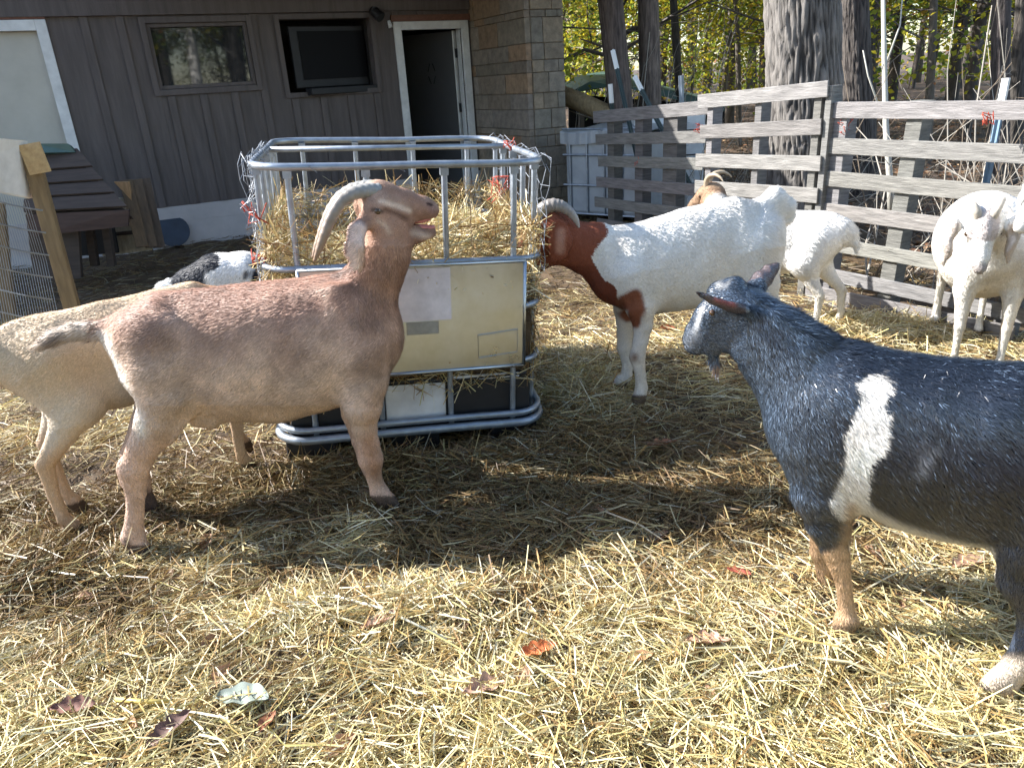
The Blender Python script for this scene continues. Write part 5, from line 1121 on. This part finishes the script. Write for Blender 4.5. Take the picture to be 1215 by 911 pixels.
# G: white goat mostly outside the frame at the right
std_goat('white goat mostly cut off by the right edge, only its white muzzle showing', (2.62, 3.00), (-.96, -.28), 1.0, colE2, hd=(.53, .90), hdir=(.85, 0, -.60), hy=0, n_fur=9000, seed=8, stag=(0, 0, .03, .04), horned=False)
# C: black and white goat lying down
def colC(u, v, P, p0):
    n = noise(P, 12, 7); c = np.tile(np.array((.012, .016, .026)), (len(u), 1)); x = u + .05 * n
    c = mixc(c, (.82, .81, .80), smoothstep((.02 - np.abs(x + .02 + (v - .2) * -.5) + .13) / .03)); c = mixc(c, (.82, .81, .80), smoothstep((x - .1) / .05) * smoothstep((v - .30) / .03)); c = mixc(c, (.8, .82, .82), smoothstep((-.37 - u) / .02)); return c
fr = MetFrame((*G(279, 358)[:2], -.03), (.96, .28), 1.02)
chC = [([(-.24, .17, .15, 0), (-.08, .21, .17, 0), (.10, .21, .165, 0), (.24, .17, .11, 0)], .95), ([(-.20, .10, .11, -.12), (-.02, .07, .06, -.18), (.1, .04, .035, -.17)], 1), ([(-.20, .10, .11, .12), (-.02, .07, .06, .18)], 1),
       ([(.22, .12, .08, -.07), (.36, .05, .04, -.08), (.26, .03, .03, -.09)], 1), ([(.24, .18, .10, 0), (.36, .21, .065, .03)], .8), ([(-.34, .21, .05, 0), (-.39, .21, .04, .0), (-.44, .19, .045, .0), (-.46, .13, .03, 0)], .9)]
pr, ey, hn = head_prims(np.array([.42, .05, .20]) * 1.05, (.8, .35, -.55), (0, 0, 1), .85)
def furC(u, v, P, r): n = len(u); return np.full(n, .024) + (u < -.37) * .02, np.tile(np.array([-.6, 0, -.5]), (n, 1))
gC = goat('black and white young goat lying curled in the shade between the house and the feeder', fr, chC, lambda u, v, P, hair=False: colC(u, v, P, None), extra=pr, res=.011, n_fur=16000, furlen=furC, seed=9, hair_w=.0025)
# ------------------------------------------------------------------ straw covering the pen floor
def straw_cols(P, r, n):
    x, y = P[:, 0], P[:, 1]; old = smoothstep((y - 1.75 + .25 * noise(P[:, :2], 2.5, 6)) / .5) * smoothstep((3.2 - y) / .5) * smoothstep((1.3 - x) / .5)  # old brown hay, further darkened to carry the shade of the middle
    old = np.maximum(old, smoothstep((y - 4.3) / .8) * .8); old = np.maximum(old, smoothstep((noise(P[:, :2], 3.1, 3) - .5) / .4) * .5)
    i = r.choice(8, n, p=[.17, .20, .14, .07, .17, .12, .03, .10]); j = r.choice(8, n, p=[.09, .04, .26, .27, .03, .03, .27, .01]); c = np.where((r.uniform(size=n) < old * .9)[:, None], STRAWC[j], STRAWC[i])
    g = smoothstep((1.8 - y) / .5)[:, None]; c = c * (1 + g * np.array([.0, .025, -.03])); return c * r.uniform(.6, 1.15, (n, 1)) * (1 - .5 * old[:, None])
def field(P, r, n, spread=1.0):
    a = 1.6 * noise(P[:, :2], 1.6, 2) + r.normal(size=n) * spread; return np.stack([np.cos(a), np.sin(a), r.normal(size=n) * .12], -1)
def lay(name, n, ylo, yhi, lmin, lmax, wmin, wmax, seed, zhi=.02, expo=1.0, spread=.9, label=None, xr=None, cmul=1.0, bend=.12, clump=0):
    r = np.random.default_rng(seed); y = ylo + (yhi - ylo) * r.uniform(0, 1, n) ** expo
    xl, xh = (-.95 * y - .5, .85 * y + .5) if xr is None else xr; x = xl + (xh - xl) * r.uniform(0, 1, n)
    ang = None
    if clump:
        nc = n // clump; ci = r.integers(0, nc, n); m_ = r.uniform(size=n) < .55; sp_ = r.uniform(.02, .07, nc)[ci]
        x = np.where(m_, x[ci] + r.normal(size=n) * sp_, x); y = np.where(m_, y[ci] + r.normal(size=n) * sp_, y); ca = r.uniform(0, 6.28, nc)[ci] + r.normal(size=n) * .28; ch_ = r.uniform(0, .03, nc)[ci] * m_
    ok = (x < np.where(y < 4.66, 2.1 + (4.66 - y) * .6, 2.9)) & (x > -6); ok &= ~((x > -.86) & (x < .02) & (y > 2.95) & (y < 3.85))
    xx = x - QW[0]; yy = y - QW[1]; ok &= (xx * NW[0] + yy * NW[1]) > .03
    gate = noise(np.stack([x, y], -1), 3.3, 5); ok &= r.uniform(size=len(x)) < np.clip(1.0 + .55 * gate, .35, 1)
    if clump: ca, m_, ch_ = ca[ok], m_[ok], ch_[ok]
    x, y = x[ok], y[ok]; n = len(x); P = np.stack([x, y, 0 * x], -1); P[:, 2] = hpen(P[:, :2]) + r.uniform(-.008, zhi, n)
    d = field(P, r, n, spread)
    if clump: d[:, 0] = np.where(m_, np.cos(ca), d[:, 0]); d[:, 1] = np.where(m_, np.sin(ca), d[:, 1]); P[:, 2] += ch_
    d /= np.linalg.norm(d, axis=1)[:, None]; L = r.uniform(lmin, lmax, n) * r.uniform(.5, 1, n); W = r.uniform(wmin, wmax, n)
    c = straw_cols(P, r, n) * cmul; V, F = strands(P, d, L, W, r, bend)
    return tag(link_mesh(name, V, F, M['straw'], None, col=np.repeat(c, 6, 0)), label, None, None, 'stuff')
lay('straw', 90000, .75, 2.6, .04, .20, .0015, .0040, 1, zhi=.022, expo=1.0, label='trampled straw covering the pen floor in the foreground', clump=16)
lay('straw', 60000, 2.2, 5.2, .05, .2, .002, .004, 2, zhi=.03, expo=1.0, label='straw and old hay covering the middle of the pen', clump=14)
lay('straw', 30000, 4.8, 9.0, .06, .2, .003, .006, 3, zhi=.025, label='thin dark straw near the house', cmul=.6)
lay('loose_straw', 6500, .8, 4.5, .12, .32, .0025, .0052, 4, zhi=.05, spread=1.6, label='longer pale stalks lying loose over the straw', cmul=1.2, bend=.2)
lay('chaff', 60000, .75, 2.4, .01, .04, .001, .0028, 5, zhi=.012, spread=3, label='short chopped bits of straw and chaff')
# heaps of hay round the feeder foot and along the fence
def heap(name, c, rad, h, n, seed, label, L=(.08, .25)):
    r = np.random.default_rng(seed); q = r.normal(size=(n, 2)) * .5; P = np.stack([c[0] + q[:, 0] * rad[0], c[1] + q[:, 1] * rad[1], 0 * q[:, 0]], -1)
    P[:, 2] = hpen(P[:, :2]) + h * np.exp(-(q ** 2).sum(1)) * r.uniform(.2, 1, n); d = r.normal(size=(n, 3)); d[:, 2] *= .3; d /= np.linalg.norm(d, axis=1)[:, None]
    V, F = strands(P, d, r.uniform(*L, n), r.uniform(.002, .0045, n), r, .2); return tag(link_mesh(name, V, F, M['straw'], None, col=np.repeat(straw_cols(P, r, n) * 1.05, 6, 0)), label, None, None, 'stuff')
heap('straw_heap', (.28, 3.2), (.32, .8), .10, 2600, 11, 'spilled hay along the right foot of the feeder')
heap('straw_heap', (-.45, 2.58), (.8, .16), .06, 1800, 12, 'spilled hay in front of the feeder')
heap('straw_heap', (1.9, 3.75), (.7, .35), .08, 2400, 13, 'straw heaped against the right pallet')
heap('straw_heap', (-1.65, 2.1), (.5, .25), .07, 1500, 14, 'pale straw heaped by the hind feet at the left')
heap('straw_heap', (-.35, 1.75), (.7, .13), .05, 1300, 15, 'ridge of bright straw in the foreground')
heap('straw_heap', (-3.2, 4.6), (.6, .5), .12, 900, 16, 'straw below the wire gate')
# fallen leaves one can count
def oak_leaf(seed, s, col, lobed=True, curl=.3):
    r = np.random.default_rng(seed); n = 28; out = []
    for i in range(n + 1):
        t = i / n; wdt = math.sin(math.pi * min(t * 1.03, 1) ** .9) ** .7 * .30
        if lobed: wdt *= .62 + .42 * abs(math.sin(t * math.pi * 3.6 + .3))
        out.append((t, max(wdt, .012)))
    V = []; nn = 7
    for t, wd in out:
        for j in range(nn):
            q = (j / (nn - 1) * 2 - 1); V.append(((t - .5) * s * 1.25, q * wd * s, s * (curl * q * q * wd * 1.6 + curl * .55 * (t - .5) ** 2 + .03 * math.sin(t * 19 + q * 4 + seed))))
    F = [(i * nn + j, i * nn + j + 1, (i + 1) * nn + j + 1, (i + 1) * nn + j) for i in range(n) for j in range(nn - 1)]
    b = len(V); V += [(-.62 * s, -.008 * s, 0), (-.62 * s, .008 * s, 0), (-.9 * s, .004 * s, .03 * s), (-.9 * s, -.004 * s, .03 * s)]; F.append((b, b + 1, b + 2, b + 3))
    c = np.array([np.array(col) * (1 + .25 * math.sin(k * 1.7) * r.uniform(0, 1)) for k in range(len(V))]); return V, F, np.clip(c, .01, .9)
LV = [(640, 778, .085, (.52, .15, .05), True, 'bright orange brown lobed oak leaf lying in the foreground straw', 20), (288, 836, .12, (.24, .28, .24), False, 'large grey green curled leaf in the left foreground', -10),
      (320, 862, .06, (.24, .10, .05), False, 'dark brown leaf just right below the grey green leaf', 80), (452, 750, .09, (.36, .22, .15), True, 'crumpled tan leaf beside the long pale stalk', 15), (760, 787, .055, (.48, .28, .14), False, 'small oval tan leaf right of the orange oak leaf', 10),
      (875, 684, .06, (.30, .07, .04), True, 'dark red leaf in the straw left of the black goat', -20), (205, 875, .095, (.13, .07, .055), True, 'large dark purplish curled leaf at the lower left', 50), (90, 850, .085, (.17, .08, .06), True, 'dark maroon leaf near the lower left corner', 10),
      (785, 533, .10, (.28, .12, .06), True, 'brown leaf in the trampled straw below the white doe', 10), (792, 392, .08, (.30, .10, .04), False, 'brown leaf lying in the sunlit straw behind the doe legs', 0), (840, 770, .09, (.42, .25, .17), True, 'pale brown leaf right of the small oval leaf', -15),
      (575, 822, .10, (.45, .28, .20), True, 'flat tan leaf at the bottom centre', 30), (860, 412, .09, (.40, .22, .13), False, 'brown leaf near the face of the black goat', 10), (1040, 842, .06, (.45, .3, .2), False, 'small brown leaf between the bottom edge and the black goat', 30),
      (1150, 668, .09, (.30, .18, .12), True, 'brown leaf beneath the belly of the black goat', 10)]
for i, (px, py, s, col, lob, lab, rz) in enumerate(LV):
    p = G(px, py); V, F, c = oak_leaf(i, s, col, lob, .35); o = link_mesh('leaf', V, F, M['litter'], None, col=c, smooth=True); tag(o, lab, 'leaf', 'dry leaves lying in the straw')
    o.location = (p[0], p[1], float(hpen(p[:2])) + .028); o.rotation_euler = (random.uniform(-.2, .2), random.uniform(-.2, .2), math.radians(rz + 180 * (i % 2)))
rl = np.random.default_rng(88)
for i in range(46):
    px, py = rl.uniform(20, 1200), rl.uniform(560, 905) if i < 30 else rl.uniform(380, 560); p = G(px, py)
    if abs(px - 300) < 190 and py < 600: continue
    s = rl.uniform(.035, .075); V, F, c = oak_leaf(40 + i, s, np.array((.36, .21, .13)) * rl.uniform(.5, 1.2), i % 2 == 0, .5); o = link_mesh('leaf', V, F, M['litter'], None, col=c, smooth=True)
    tag(o, 'small dry brown leaf lying half buried in the pen straw', 'leaf', 'small dry leaves half buried in straw'); o.location = (p[0], p[1], float(hpen(p[:2])) + .016); o.rotation_euler = (rl.uniform(-.5, .5), rl.uniform(-.5, .5), rl.uniform(0, 6.28))
def stalk(label, pts, w, col):
    V = []; F = []; Q = [G(*p) + ZU * (float(hpen(G(*p)[:2])) + .035) for p in pts]; mb = MB().color(col); mb.tube(Q, [w, w * 1.1, w * .8][:len(Q)], 6); return tag(mb.build('stalk', M['straw'], None, smooth=True), label, 'stalk')
stalk('long pale thick stalk slanting across the foreground straw', [(385, 716), (455, 738), (532, 769)], .004, (.72, .68, .52))
stalk('long pale stalk lying in the shaded middle of the pen', [(718, 614), (760, 628), (790, 642)], .003, (.62, .52, .36))
stalk('wide flat yellow blade left of the grey green leaf', [(140, 838), (170, 840), (205, 840)], .006, (.62, .48, .15))
bpy.context.view_layer.update()
